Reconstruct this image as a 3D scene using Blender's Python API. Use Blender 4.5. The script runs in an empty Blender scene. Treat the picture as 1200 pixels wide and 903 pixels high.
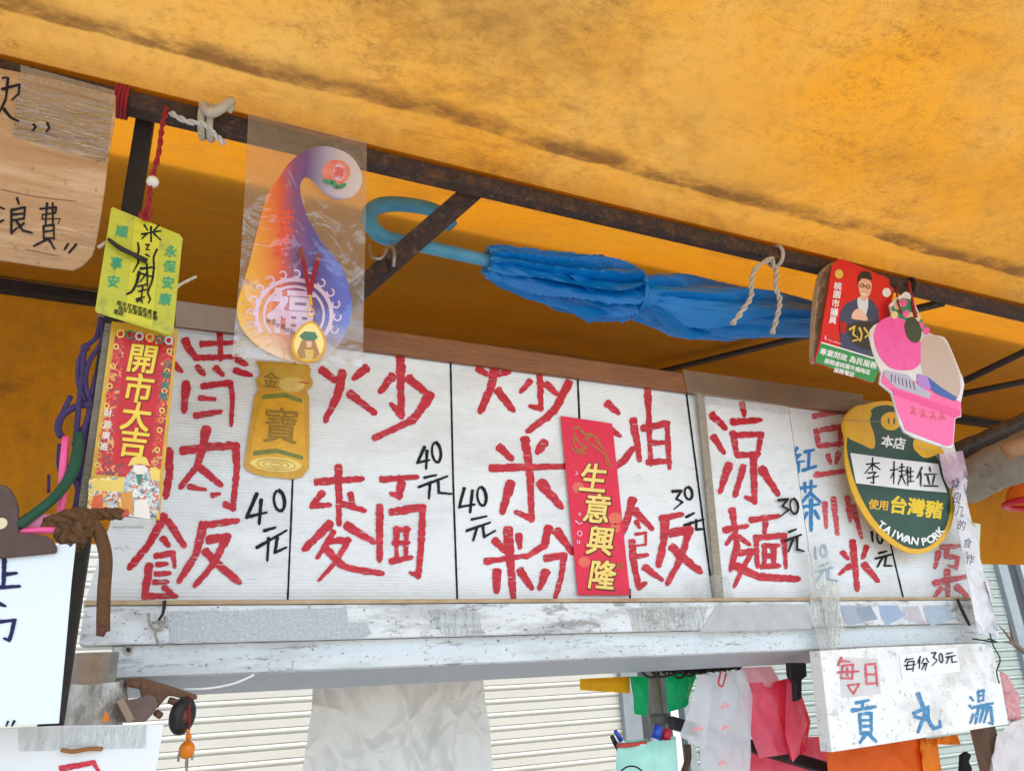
import bpy, bmesh, math, random
from mathutils import Vector, Matrix, noise as mnoise
R = math.radians
SC = bpy.context.scene
COL = SC.collection
random.seed(7)

# ------------------------------------------------------------------ camera
PITCH, ROLL, YAW, FPX = R(20.79), R(-2.78), R(25.84), 886.6
CAM = Vector((0.0, -1.25, 1.5))
fwd = Vector((math.sin(YAW)*math.cos(PITCH), math.cos(YAW)*math.cos(PITCH), math.sin(PITCH)))
_r = Vector((math.cos(YAW), -math.sin(YAW), 0)); _u = _r.cross(fwd)
rgt = _r*math.cos(ROLL) + _u*math.sin(ROLL)
upv = -_r*math.sin(ROLL) + _u*math.cos(ROLL)
cd = bpy.data.cameras.new('camera'); cam = bpy.data.objects.new('camera', cd); COL.objects.link(cam)
cd.sensor_fit = 'HORIZONTAL'; cd.sensor_width = 36; cd.lens = 36*FPX/1200; cd.clip_start = .02; cd.clip_end = 500
M3 = Matrix((rgt, upv, -fwd)).transposed()
cam.matrix_world = Matrix.Translation(CAM) @ M3.to_4x4()
SC.camera = cam

# ------------------------------------------------------------------ world, sun, exposure
SUN_EL, SUN_AZ = R(73), R(160)          # azimuth from +Y towards +X
w = bpy.data.worlds.new('World'); SC.world = w; w.use_nodes = True
nt = w.node_tree; nt.nodes.clear()
sky = nt.nodes.new('ShaderNodeTexSky'); sky.sky_type = 'NISHITA'; sky.sun_disc = False
sky.sun_elevation = SUN_EL; sky.sun_rotation = SUN_AZ; sky.air_density = 1.6; sky.dust_density = 3.0; sky.ozone_density = 1.0
bg = nt.nodes.new('ShaderNodeBackground'); bg.inputs[1].default_value = .15
wo = nt.nodes.new('ShaderNodeOutputWorld')
nt.links.new(sky.outputs[0], bg.inputs[0]); nt.links.new(bg.outputs[0], wo.inputs[0])
sd = bpy.data.lights.new('sun', 'SUN'); sd.energy = 1.5; sd.angle = R(14); sd.color = (1, .95, .88)
sun = bpy.data.objects.new('sun', sd); COL.objects.link(sun)
sdir = Vector((math.sin(SUN_AZ)*math.cos(SUN_EL), math.cos(SUN_AZ)*math.cos(SUN_EL), math.sin(SUN_EL)))
sun.location = sdir*20; sun.rotation_euler = sdir.to_track_quat('Z', 'Y').to_euler()
SC.view_settings.view_transform = 'Standard'; SC.view_settings.look = 'None'
SC.view_settings.gamma = 1; SC.view_settings.use_curve_mapping = False
SC.view_settings.exposure = 1.62
SC.render.engine = 'CYCLES'
SC.cycles.max_bounces = 10; SC.cycles.transparent_max_bounces = 16; SC.cycles.diffuse_bounces = 6
SC.cycles.use_denoising = True

# ------------------------------------------------------------------ pixel -> plane helpers
def ray(x, y): return fwd + rgt*((x-600)/FPX) - upv*((y-451.5)/FPX)
class Plane:
    """vertical-ish plane through p with normal n (towards the viewer side)"""
    def __init__(s, p, n): s.p = Vector(p); s.n = Vector(n).normalized()
    def at(s, x, y, off=0.0):
        d = ray(x, y); q = s.p + s.n*off
        return CAM + d*((q-CAM).dot(s.n)/d.dot(s.n))
def YP(Y): return Plane((0, Y, 0), (0, -1, 0))
def P(x, y, Y): return YP(Y).at(x, y)
def turned(x, y, Y, yaw=0, tilt=0):
    """plane through pixel (x,y) at depth Y, turned about the vertical and tilted"""
    n = Vector((math.sin(R(yaw))*math.cos(R(tilt)), -math.cos(R(yaw))*math.cos(R(tilt)), math.sin(R(tilt))))
    return Plane(P(x, y, Y), n)
def zm(ox, oy, s): return lambda x, y: (ox + x/s, oy + y/s)
def zl(z, pts): return [z(*q) for q in pts]

# ------------------------------------------------------------------ materials
MATS = {}
def mat(name, col, rough=.6, col2=None, nscale=20, namp=.5, bump=0, bscale=60, metal=0, trans=0, spec=.4,
        alpha=1, detail=6, stretch=None, wave=None, coat=0, grime=None, sheen=0):
    if name in MATS: return MATS[name]
    m = bpy.data.materials.new(name); m.use_nodes = True; t = m.node_tree; N = t.nodes; L = t.links
    b = N['Principled BSDF']; out = N['Material Output']
    b.inputs['Roughness'].default_value = rough; b.inputs['Metallic'].default_value = metal
    b.inputs['Specular IOR Level'].default_value = spec
    if coat: b.inputs['Coat Weight'].default_value = coat
    if sheen: b.inputs['Sheen Weight'].default_value = sheen
    g = N.new('ShaderNodeNewGeometry'); vec = g.outputs['Position']
    if stretch:
        mp = N.new('ShaderNodeMapping'); mp.inputs['Scale'].default_value = stretch
        L.new(vec, mp.inputs[0]); vec = mp.outputs[0]
    c = (*col, 1)
    b.inputs['Base Color'].default_value = c
    cur = None
    if col2 is not None:
        n = N.new('ShaderNodeTexNoise'); n.inputs['Scale'].default_value = nscale; n.inputs['Detail'].default_value = detail
        n.inputs['Roughness'].default_value = .65
        L.new(vec, n.inputs['Vector'])
        rp = N.new('ShaderNodeValToRGB'); e = rp.color_ramp.elements
        e[0].position = .5-.25*namp*1.2; e[1].position = .5+.25*namp*1.2
        e[0].color = c; e[1].color = (*col2, 1)
        L.new(n.outputs['Fac'], rp.inputs[0]); cur = rp.outputs[0]
    if grime:      # list of (colour, scale, threshold, softness, strength, stretch)
        for gc, gs, th, so, st, sx in grime:
            mp = N.new('ShaderNodeMapping'); mp.inputs['Scale'].default_value = sx or (1, 1, 1)
            mp.inputs['Location'].default_value = (gs*.37, gs*.11, gs*.23)
            L.new(g.outputs['Position'], mp.inputs[0])
            n = N.new('ShaderNodeTexNoise'); n.inputs['Scale'].default_value = gs; n.inputs['Detail'].default_value = 8
            n.inputs['Roughness'].default_value = .7
            L.new(mp.outputs[0], n.inputs['Vector'])
            mr = N.new('ShaderNodeMapRange'); mr.interpolation_type = 'SMOOTHSTEP'
            mr.inputs[1].default_value = th-so; mr.inputs[2].default_value = th+so; mr.inputs[3].default_value = 0; mr.inputs[4].default_value = st
            L.new(n.outputs['Fac'], mr.inputs[0])
            mx = N.new('ShaderNodeMix'); mx.data_type = 'RGBA'
            L.new(mr.outputs[0], mx.inputs[0])
            if cur is None: mx.inputs[6].default_value = c
            else: L.new(cur, mx.inputs[6])
            mx.inputs[7].default_value = (*gc, 1); cur = mx.outputs[2]
    if cur is not None: L.new(cur, b.inputs['Base Color'])
    hts = None
    if bump:
        n2 = N.new('ShaderNodeTexNoise'); n2.inputs['Scale'].default_value = bscale; n2.inputs['Detail'].default_value = 5
        L.new(vec, n2.inputs['Vector']); hts = n2.outputs['Fac']
        bp = N.new('ShaderNodeBump'); bp.inputs['Strength'].default_value = bump; bp.inputs['Distance'].default_value = .004
        L.new(hts, bp.inputs['Height']); L.new(bp.outputs[0], b.inputs['Normal'])
    if wave:       # (direction, scale, strength): flutes of corrugated plastic, weave, ribs
        wv = N.new('ShaderNodeTexWave'); wv.bands_direction = wave[0]; wv.inputs['Scale'].default_value = wave[1]
        wv.inputs['Distortion'].default_value = .3; wv.inputs['Detail'].default_value = 1
        L.new(g.outputs['Position'], wv.inputs['Vector'])
        bp2 = N.new('ShaderNodeBump'); bp2.inputs['Strength'].default_value = wave[2]; bp2.inputs['Distance'].default_value = .0015
        L.new(wv.outputs['Fac'], bp2.inputs['Height'])
        if bump: L.new(bp.outputs[0], bp2.inputs['Normal'])
        L.new(bp2.outputs[0], b.inputs['Normal'])
    sh = b.outputs[0]
    if trans:
        tr = N.new('ShaderNodeBsdfTranslucent')
        if cur is not None: L.new(cur, tr.inputs[0])
        else: tr.inputs[0].default_value = c
        ms = N.new('ShaderNodeMixShader'); ms.inputs[0].default_value = trans
        L.new(sh, ms.inputs[1]); L.new(tr.outputs[0], ms.inputs[2]); sh = ms.outputs[0]
    if alpha < 1:
        tp = N.new('ShaderNodeBsdfTransparent'); ms = N.new('ShaderNodeMixShader'); ms.inputs[0].default_value = alpha
        L.new(tp.outputs[0], ms.inputs[1]); L.new(sh, ms.inputs[2]); sh = ms.outputs[0]
    L.new(sh, out.inputs[0])
    MATS[name] = m
    return m

def srgb(r, g, b):
    f = lambda v: (v/255/12.92) if v/255 <= .04045 else ((v/255+.055)/1.055)**2.4
    return (f(r), f(g), f(b))

def tarp_mat(name, c1, c2, dirt, fold=None, trans=.2):
    """woven orange tarpaulin: faded patches, mildew clusters, specks, a darker line along the fold"""
    m = bpy.data.materials.new(name); m.use_nodes = True; t = m.node_tree; N = t.nodes; L = t.links; b = N['Principled BSDF']
    b.inputs['Roughness'].default_value = .7; b.inputs['Specular IOR Level'].default_value = .08
    g = N.new('ShaderNodeNewGeometry'); pos = g.outputs['Position']
    def nz(scale, detail=6, rough=.6, stretch=(1, 1, 1), loc=(0, 0, 0), rot=0):
        mp = N.new('ShaderNodeMapping'); mp.inputs['Scale'].default_value = stretch; mp.inputs['Location'].default_value = loc; mp.inputs['Rotation'].default_value = (0, 0, rot)
        L.new(pos, mp.inputs[0]); n = N.new('ShaderNodeTexNoise'); n.inputs['Scale'].default_value = scale; n.inputs['Detail'].default_value = detail; n.inputs['Roughness'].default_value = rough
        L.new(mp.outputs[0], n.inputs['Vector']); return n.outputs['Fac']
    def rng(v, a, bb, c=0, d=1):
        r = N.new('ShaderNodeMapRange'); r.interpolation_type = 'SMOOTHSTEP'
        for k, x in enumerate((a, bb, c, d)): r.inputs[k+1].default_value = x
        L.new(v, r.inputs[0]); return r.outputs[0]
    def mul(a, bb):
        x = N.new('ShaderNodeMath'); x.operation = 'MULTIPLY'
        for k, q in enumerate((a, bb)):
            if isinstance(q, (int, float)): x.inputs[k].default_value = q
            else: L.new(q, x.inputs[k])
        return x.outputs[0]
    def mix(f, a, bb):
        x = N.new('ShaderNodeMix'); x.data_type = 'RGBA'; L.new(f, x.inputs[0])
        for k, q in ((6, a), (7, bb)):
            if isinstance(q, tuple): x.inputs[k].default_value = (*q, 1)
            else: L.new(q, x.inputs[k])
        return x.outputs[2]
    col = mix(rng(nz(1.4, 5, .6), .36, .66), c1, c2)
    col = mix(mul(rng(nz(1.7, 7, .62, (1, 1.5, 1), (3, 1, 0), .5), .42, .72), .5*dirt), col, (.28, .14, .03))
    cl = rng(nz(1.9, 4, .6, (1, 1.3, 1), (7, 5, 2)), .44, .66)
    col = mix(mul(mul(rng(nz(15, 9, .72, (1, 1.7, 1), (1, 9, 0), .5), .40, .74), cl), .75*dirt), col, (.20, .092, .022))
    col = mix(mul(rng(nz(7, 9, .75, (.5, 2.0, 1), (4, 2, 0), .45), .55, .76), .75*dirt), col, (.13, .06, .02))
    col = mix(mul(mul(rng(nz(75, 4, .7, (1, 1.3, 1)), .50, .70), rng(nz(3.5, 4, .6, (1, 1, 1), (2, 8, 1)), .42, .62)), .38*dirt), col, (.07, .035, .015))
    col = mix(mul(rng(nz(38, 8, .8, (1, 1.2, 1), (6, 3, 0), .5), .45, .72), .5*dirt), col, (.27, .13, .03))
    if fold is not None:
        sx = N.new('ShaderNodeSeparateXYZ'); L.new(pos, sx.inputs[0])
        ad = N.new('ShaderNodeMath'); ad.operation = 'MULTIPLY_ADD'; ad.inputs[1].default_value = .045; L.new(nz(4, 4, .6, (1, 0, 0)), ad.inputs[0]); L.new(sx.outputs[1], ad.inputs[2])
        f = mul(rng(ad.outputs[0], fold-.045, fold-.008), rng(ad.outputs[0], fold+.013, fold+.006))
        col = mix(mul(mul(f, rng(nz(11, 6, .7, (.5, 1, 1), (5, 0, 0)), .34, .60)), .85), col, (.12, .05, .018))
    wx = N.new('ShaderNodeTexWave'); wx.bands_direction = 'X'; wx.inputs['Scale'].default_value = 75; wx.inputs['Distortion'].default_value = .6; wx.inputs['Detail Scale'].default_value = 2; L.new(pos, wx.inputs[0])
    wy = N.new('ShaderNodeTexWave'); wy.bands_direction = 'Y'; wy.inputs['Scale'].default_value = 75; wy.inputs['Distortion'].default_value = .6; wy.inputs['Detail Scale'].default_value = 2; L.new(pos, wy.inputs[0])
    wv = N.new('ShaderNodeMath'); L.new(wx.outputs['Fac'], wv.inputs[0]); L.new(wy.outputs['Fac'], wv.inputs[1])
    col = mix(mul(rng(wv.outputs[0], .5, .0), mul(rng(nz(5, 3, .6), .35, .6), .42)), col, (.16, .08, .02))
    L.new(col, b.inputs['Base Color'])
    bp = N.new('ShaderNodeBump'); bp.inputs['Strength'].default_value = .35; bp.inputs['Distance'].default_value = .0012; L.new(wv.outputs[0], bp.inputs['Height'])
    bq = N.new('ShaderNodeBump'); bq.inputs['Strength'].default_value = .5; bq.inputs['Distance'].default_value = .012; L.new(nz(5, 6, .6, (.7, 2.2, 1), (0, 0, 0), .4), bq.inputs['Height']); L.new(bp.outputs[0], bq.inputs['Normal'])
    L.new(bq.outputs[0], b.inputs['Normal'])
    tr = N.new('ShaderNodeBsdfTranslucent'); L.new(col, tr.inputs[0]); ms = N.new('ShaderNodeMixShader'); ms.inputs[0].default_value = trans
    L.new(b.outputs[0], ms.inputs[1]); L.new(tr.outputs[0], ms.inputs[2]); L.new(ms.outputs[0], N['Material Output'].inputs[0])
    return m
TARP = tarp_mat('tarp_orange', (.62, .262, .018), (.57, .315, .07), .9, fold=-.235, trans=.28)
TARPR = tarp_mat('tarp_orange_rear', (.60, .215, .005), (.57, .23, .012), .55, trans=.30)
RUST = mat('rusty_iron', (.032, .022, .019), .8, (.075, .048, .038), 90, .8, bump=.7, bscale=220, spec=.25,
           grime=[((.17, .075, .03), 30, .58, .08, .6, None), ((.20, .18, .16), 120, .62, .05, .5, None)])
DARKIRON = mat('dark_iron', (.012, .010, .010), .7, (.03, .023, .02), 60, .8, bump=.4, bscale=200)
WHITEP = mat('white_corrugated_plastic', (.77, .81, .83), .42, (.71, .75, .78), 6, .6, wave=('Z', 62, .36),
             grime=[((.50, .50, .48), 5, .56, .12, .45, (1, 1, 2.5)), ((.42, .38, .32), 30, .64, .06, .5, (1, 1, 4)), ((.22, .19, .15), 110, .66, .04, .7, (1, 1, 2))])
def marker(name, c1, c2, c3, dry):
    """marker paint dragged over the flutes: streaky, thin in places, missed on the ridges"""
    m = mat(name, c1, .5, c2, 45, .9, grime=[(c3, 34, .57, .07, .7, (.6, 1, 3)), (tuple(v*.55 for v in c1), 120, .6, .06, .6, None)])
    t = m.node_tree; N = t.nodes; L = t.links; out = N['Material Output']; sh = out.inputs[0].links[0].from_socket
    g = N.new('ShaderNodeNewGeometry'); mp = N.new('ShaderNodeMapping'); mp.inputs['Scale'].default_value = (.55, 1, 2.6); L.new(g.outputs['Position'], mp.inputs[0])
    n = N.new('ShaderNodeTexNoise'); n.inputs['Scale'].default_value = 95; n.inputs['Detail'].default_value = 6; n.inputs['Roughness'].default_value = .7; L.new(mp.outputs[0], n.inputs['Vector'])
    w = N.new('ShaderNodeTexWave'); w.bands_direction = 'Z'; w.inputs['Scale'].default_value = 62; w.inputs['Distortion'].default_value = .3; L.new(g.outputs['Position'], w.inputs['Vector'])
    a = N.new('ShaderNodeMath'); a.operation = 'MULTIPLY_ADD'; a.inputs[1].default_value = .16; L.new(w.outputs['Fac'], a.inputs[0]); L.new(n.outputs['Fac'], a.inputs[2])
    r = N.new('ShaderNodeMapRange'); r.interpolation_type = 'SMOOTHSTEP'; r.inputs[1].default_value = dry-.05; r.inputs[2].default_value = dry+.06; r.inputs[3].default_value = 1; r.inputs[4].default_value = .12; L.new(a.outputs[0], r.inputs[0])
    tp = N.new('ShaderNodeBsdfTransparent'); ms = N.new('ShaderNodeMixShader'); L.new(r.outputs[0], ms.inputs[0]); L.new(tp.outputs[0], ms.inputs[1]); L.new(sh, ms.inputs[2]); L.new(ms.outputs[0], out.inputs[0])
    return m
REDP = marker('red_marker_paint', srgb(192, 24, 44), srgb(172, 18, 40), srgb(214, 66, 84), .72)
REDF = marker('faded_red_marker', srgb(196, 56, 70), srgb(206, 90, 100), srgb(216, 120, 128), .67)
INK = mat('black_marker_ink', (.006, .006, .008), .6, (.022, .022, .026), 120, .8, spec=.15)
BLUE = mat('blue_marker_ink', srgb(38, 132, 190), .5, srgb(30, 104, 166), 90, .8)
BLUEF = mat('faded_blue_marker', srgb(70, 140, 180), .5, srgb(40, 108, 156), 60, .9, grime=[(srgb(170, 205, 222), 60, .6, .08, .6, None)])
VIOL = mat('violet_marker_ink', srgb(44, 42, 84), .6, srgb(30, 30, 66), 90, .8, spec=.15)
WOOD = mat('varnished_wood', (.26, .095, .024), .35, (.14, .05, .014), 14, .9, bump=.2, bscale=60, stretch=(.6, 6, 6), spec=.5,
           grime=[((.36, .30, .24), 12, .66, .08, .5, (.5, 3, 3))])
TAN = mat('old_packing_tape', (.27, .18, .11), .3, (.19, .125, .08), 10, .9, bump=.5, bscale=70, alpha=.82)
CHAN = mat('chipped_white_paint', (.70, .73, .74), .5, (.60, .64, .66), 12, .8, bump=.15, bscale=140,
           grime=[((.36, .38, .38), 9, .52, .06, .7, (.35, 1, 1.6)), ((.20, .20, .19), 40, .575, .045, .75, (.4, 1, 1.2)), ((.06, .055, .05), 170, .615, .03, .85, (.7, 1, 1)), ((.26, .15, .07), 40, .64, .04, .6, (.5, 1, 2))])
CHAN2 = mat('grubby_white_steel', (.66, .70, .72), .45, (.56, .61, .63), 9, .8, bump=.1, bscale=120,
            grime=[((.36, .38, .38), 6, .55, .08, .55, (.3, 1, 2)), ((.18, .18, .17), 34, .615, .04, .7, (.3, 1, 2)), ((.07, .065, .06), 200, .62, .03, .8, (.6, 1, 1))])
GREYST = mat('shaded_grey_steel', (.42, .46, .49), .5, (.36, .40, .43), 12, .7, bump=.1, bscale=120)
FOIL = mat('speckled_foil_tape', (.50, .53, .55), .4, (.30, .32, .33), 260, .7, bump=.4, bscale=300, metal=.25)
CLEARTAPE = mat('clear_tape', (.82, .84, .85), .12, None, bump=.8, bscale=50, alpha=.17, spec=.9, stretch=(2, 1, .5))
RUSTEDGE = mat('rust_stained_edge', (.52, .42, .28), .6, (.30, .16, .06), 45, 1, stretch=(.5, 1, 1))
CARDB = mat('kraft_cardboard', (.47, .29, .155), .45, (.38, .23, .12), 12, .8, bump=.25, bscale=40, stretch=(.5, 1, 4), spec=.35,
            grime=[((.62, .46, .30), 10, .54, .08, .6, (.4, 1, 3)), ((.28, .16, .08), 15, .62, .05, .6, (.4, 1, 4)), ((.16, .09, .05), 90, .64, .04, .6, None)])
PAPER = mat('white_paper', (.80, .82, .84), .55, (.76, .79, .81), 10, .5)
OFFROPE = mat('dirty_white_rope', (.62, .56, .46), .85, (.42, .36, .28), 120, .9, bump=.8, bscale=400)
BROWNROPE = mat('brown_cord', (.17, .082, .030), .9, (.10, .045, .016), 160, .9, bump=1, bscale=500)
REDCORD = mat('red_cord', (.42, .02, .03), .7, (.22, .01, .02), 200, .9, bump=.7, bscale=500)
PURPLE = mat('purple_string', (.060, .032, .12), .8, (.025, .018, .06), 90, .9)
GREENC = mat('dark_green_cord', (.012, .085, .045), .7, (.006, .045, .025), 90, .9)
PINKP = mat('pink_plastic', srgb(232, 96, 150), .35, srgb(220, 76, 134), 30, .6)
STEEL = mat('dull_wire', (.38, .36, .33), .4, (.22, .19, .16), 120, .9, metal=.7)
BLACKPL = mat('black_plastic', (.007, .007, .008), .45, (.016, .015, .015), 40, .7)
GOLD = mat('gold_foil', (.78, .42, .03), .35, (.58, .28, .012), 40, .8, metal=.1, bump=.2, bscale=150)
GOLDL = mat('pale_gold_foil', (.78, .60, .20), .35, (.70, .48, .10), 60, .8, metal=.25)
GOLDD = mat('dark_gold_print', (.26, .15, .02), .45, (.34, .21, .04), 80, .8, metal=.2)
YELP = mat('yellow_print', (.80, .45, .015), .45, (.70, .38, .012), 30, .6)
WHITEPR = mat('white_print', (.82, .82, .82), .5)

def jumble(name, cols, scale, rough=.4):
    """busy multi-colour offset print seen too small to read"""
    m = bpy.data.materials.new(name); m.use_nodes = True; t = m.node_tree; N = t.nodes; L = t.links; b = N['Principled BSDF']; b.inputs['Roughness'].default_value = rough
    g = N.new('ShaderNodeNewGeometry'); nz = N.new('ShaderNodeTexNoise'); nz.inputs['Scale'].default_value = scale*.6; L.new(g.outputs['Position'], nz.inputs['Vector'])
    ad = N.new('ShaderNodeMix'); ad.data_type = 'VECTOR'; ad.inputs[0].default_value = .02; L.new(g.outputs['Position'], ad.inputs[4]); L.new(nz.outputs['Color'], ad.inputs[5])
    v = N.new('ShaderNodeTexVoronoi'); v.inputs['Scale'].default_value = scale; L.new(ad.outputs[1], v.inputs['Vector'])
    sp = N.new('ShaderNodeSeparateColor'); L.new(v.outputs['Color'], sp.inputs[0]); rp = N.new('ShaderNodeValToRGB'); rp.color_ramp.interpolation = 'CONSTANT'; e = rp.color_ramp.elements
    e[0].position = 0; e[0].color = (*cols[0], 1); e[1].position = 1/len(cols); e[1].color = (*cols[1], 1)
    for i, c in enumerate(cols[2:]): k = e.new((i+2)/len(cols)); k.color = (*c, 1)
    L.new(sp.outputs[0], rp.inputs[0]); L.new(rp.outputs[0], b.inputs['Base Color']); return m

def film(name, amount, tint, rough=.12, bscale=22, bstr=1.0, stretch=(1, 1, 1), haze=.04):
    """thin clear plastic: mostly transparent, glints on its wrinkles, a little haze"""
    m = bpy.data.materials.new(name); m.use_nodes = True; t = m.node_tree; N = t.nodes; L = t.links; N.remove(N['Principled BSDF'])
    g = N.new('ShaderNodeNewGeometry'); mp = N.new('ShaderNodeMapping'); mp.inputs['Scale'].default_value = stretch; L.new(g.outputs['Position'], mp.inputs[0])
    n = N.new('ShaderNodeTexNoise'); n.inputs['Scale'].default_value = bscale; n.inputs['Detail'].default_value = 3; n.inputs['Distortion'].default_value = 1.2; L.new(mp.outputs[0], n.inputs['Vector'])
    bp = N.new('ShaderNodeBump'); bp.inputs['Strength'].default_value = bstr; bp.inputs['Distance'].default_value = .012; L.new(n.outputs['Fac'], bp.inputs['Height'])
    tp = N.new('ShaderNodeBsdfTransparent'); tp.inputs[0].default_value = (*tint, 1)
    gl = N.new('ShaderNodeBsdfGlossy'); gl.inputs['Roughness'].default_value = rough; L.new(bp.outputs[0], gl.inputs['Normal'])
    df = N.new('ShaderNodeBsdfDiffuse'); df.inputs[0].default_value = (.8, .78, .75, 1); L.new(bp.outputs[0], df.inputs['Normal'])
    lw = N.new('ShaderNodeLayerWeight'); lw.inputs[0].default_value = .25; L.new(bp.outputs[0], lw.inputs['Normal'])
    ma = N.new('ShaderNodeMath'); ma.operation = 'MULTIPLY_ADD'; ma.inputs[1].default_value = amount*1.6; ma.inputs[2].default_value = amount*.35; L.new(lw.outputs['Fresnel'], ma.inputs[0])
    m1 = N.new('ShaderNodeMixShader'); L.new(ma.outputs[0], m1.inputs[0]); L.new(tp.outputs[0], m1.inputs[1]); L.new(gl.outputs[0], m1.inputs[2])
    m2 = N.new('ShaderNodeMixShader'); m2.inputs[0].default_value = haze; L.new(m1.outputs[0], m2.inputs[1]); L.new(df.outputs[0], m2.inputs[2]); L.new(m2.outputs[0], N['Material Output'].inputs[0])
    return m
CLEARTAPE = film('clear_packing_tape', .22, (.96, .97, .97), .1, 60, .8, (2, 1, .5), .09)

# ------------------------------------------------------------------ mesh builder
class MB:
    def __init__(s): s.v = []; s.f = []
    def add(s, vs, fs):
        o = len(s.v); s.v += [Vector(q) for q in vs]; s.f += [tuple(i+o for i in q) for q in fs]; return s
    def poly(s, pts, pl, thick=.002, off=0.0):
        """outline in pixels laid on a plane, given a thickness behind its face"""
        a = [pl.at(x, y, off) for x, y in pts]
        n = len(a)
        area = sum(pts[i][0]*pts[(i+1) % n][1]-pts[(i+1) % n][0]*pts[i][1] for i in range(n))
        if area > 0: a.reverse()
        b = [q - pl.n*thick for q in a]
        fs = [tuple(range(n)), tuple(range(2*n-1, n-1, -1))]
        fs += [(i, i+n, (i+1) % n+n, (i+1) % n) for i in range(n)]
        return s.add(a+b, fs)
    def flat(s, pts, pl, off):
        a = [pl.at(x, y, off) for x, y in pts]; n = len(a)
        area = sum(pts[i][0]*pts[(i+1) % n][1]-pts[(i+1) % n][0]*pts[i][1] for i in range(n))
        if area > 0: a.reverse()
        return s.add(a, [tuple(range(n))])
    def box(s, x0, x1, y0, y1, z0, z1):
        v = [(x, y, z) for x in (x0, x1) for y in (y0, y1) for z in (z0, z1)]
        return s.add(v, [(0, 1, 3, 2), (4, 6, 7, 5), (0, 4, 5, 1), (2, 3, 7, 6), (0, 2, 6, 4), (1, 5, 7, 3)])
    def beam(s, A, B, wv, hv):
        """bar from A to B with half-extents wv, hv (vectors)"""
        A = Vector(A); B = Vector(B); wv = Vector(wv); hv = Vector(hv)
        q = [A-wv-hv, A+wv-hv, A+wv+hv, A-wv+hv, B-wv-hv, B+wv-hv, B+wv+hv, B-wv+hv]
        return s.add(q, [(3, 2, 1, 0), (4, 5, 6, 7), (0, 1, 5, 4), (1, 2, 6, 5), (2, 3, 7, 6), (3, 0, 4, 7)])
    def tube(s, pts, rad, n=8, smooth=4, closed=False):
        pts = [Vector(q) for q in pts]
        if not isinstance(rad, (list, tuple)): rad = [rad]*len(pts)
        q = []; rr = []
        m = len(pts)
        if smooth > 1 and m > 2:
            for i in range(m-1):
                p0 = pts[max(i-1, 0)]; p1 = pts[i]; p2 = pts[i+1]; p3 = pts[min(i+2, m-1)]
                for k in range(smooth):
                    t = k/smooth
                    q.append(.5*((2*p1)+(p2-p0)*t+(2*p0-5*p1+4*p2-p3)*t*t+(3*p1-p0-3*p2+p3)*t**3)); rr.append(rad[i]*(1-t)+rad[i+1]*t)
            q.append(pts[-1]); rr.append(rad[-1])
        else: q = pts; rr = list(rad)
        vs = []; fs = []; ref = None
        for i, p in enumerate(q):
            t = (q[min(i+1, len(q)-1)]-q[max(i-1, 0)])
            if t.length < 1e-9: t = Vector((0, 0, 1))
            t.normalize()
            if ref is None: ref = t.orthogonal().normalized()
            ref = (ref - t*ref.dot(t))
            if ref.length < 1e-6: ref = t.orthogonal()
            ref.normalize(); b = t.cross(ref)
            for k in range(n):
                a = 2*math.pi*k/n; vs.append(p+(ref*math.cos(a)+b*math.sin(a))*rr[i])
        for i in range(len(q)-1):
            for k in range(n): fs.append((i*n+k, i*n+(k+1) % n, (i+1)*n+(k+1) % n, (i+1)*n+k))
        fs.append(tuple(range(n-1, -1, -1))); o = (len(q)-1)*n; fs.append(tuple(o+k for k in range(n)))
        return s.add(vs, fs)
    def twist(s, pts, r, turns, n=6, smooth=6, strands=2):
        """twisted rope: strands winding round the path"""
        pts = [Vector(q) for q in pts]; m = len(pts); q = []
        for i in range(m-1):
            p0 = pts[max(i-1, 0)]; p1 = pts[i]; p2 = pts[i+1]; p3 = pts[min(i+2, m-1)]
            for k in range(smooth):
                t = k/smooth
                q.append(.5*((2*p1)+(p2-p0)*t+(2*p0-5*p1+4*p2-p3)*t*t+(3*p1-p0-3*p2+p3)*t**3))
        q.append(pts[-1])
        for sidx in range(strands):
            c = []
            for i, p in enumerate(q):
                t = (q[min(i+1, len(q)-1)]-q[max(i-1, 0)]).normalized(); a = t.orthogonal().normalized(); b = t.cross(a)
                an = 2*math.pi*(turns*i/len(q)+sidx/strands)
                c.append(p+(a*math.cos(an)+b*math.sin(an))*r*.6)
            s.tube(c, r*.62, n, 1)
        return s
    def ball(s, c, r, n=10, sc=(1, 1, 1)):
        vs = []; fs = []; c = Vector(c); h = n//2+1
        for i in range(h+1):
            for k in range(n):
                th = math.pi*i/h; ph = 2*math.pi*k/n
                vs.append(c+Vector((r*sc[0]*math.sin(th)*math.cos(ph), r*sc[1]*math.sin(th)*math.sin(ph), r*sc[2]*math.cos(th))))
        for i in range(h):
            for k in range(n): fs.append((i*n+k, (i+1)*n+k, (i+1)*n+(k+1) % n, i*n+(k+1) % n))
        return s.add(vs, fs)
    def stroke(s, pts, wd, pl, off, rough=.16, taper=.8):
        """one brush stroke: ribbon with round, uneven ends, in pixel space on a plane"""
        for i in range(1, len(pts)-1):       # sharp turns become separate overlapping strokes
            a_ = math.atan2(pts[i][1]-pts[i-1][1], pts[i][0]-pts[i-1][0]); b_ = math.atan2(pts[i+1][1]-pts[i][1], pts[i+1][0]-pts[i][0])
            dd = abs((b_-a_+math.pi) % (2*math.pi)-math.pi)
            if dd > R(38) and wd > 1.5:
                s.stroke(pts[:i+1], wd, pl, off, rough, (1+taper)/2); return s.stroke(pts[i:], wd*(1+taper)/2, pl, off+.00003, rough, taper)
        m = len(pts); q = []
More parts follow.
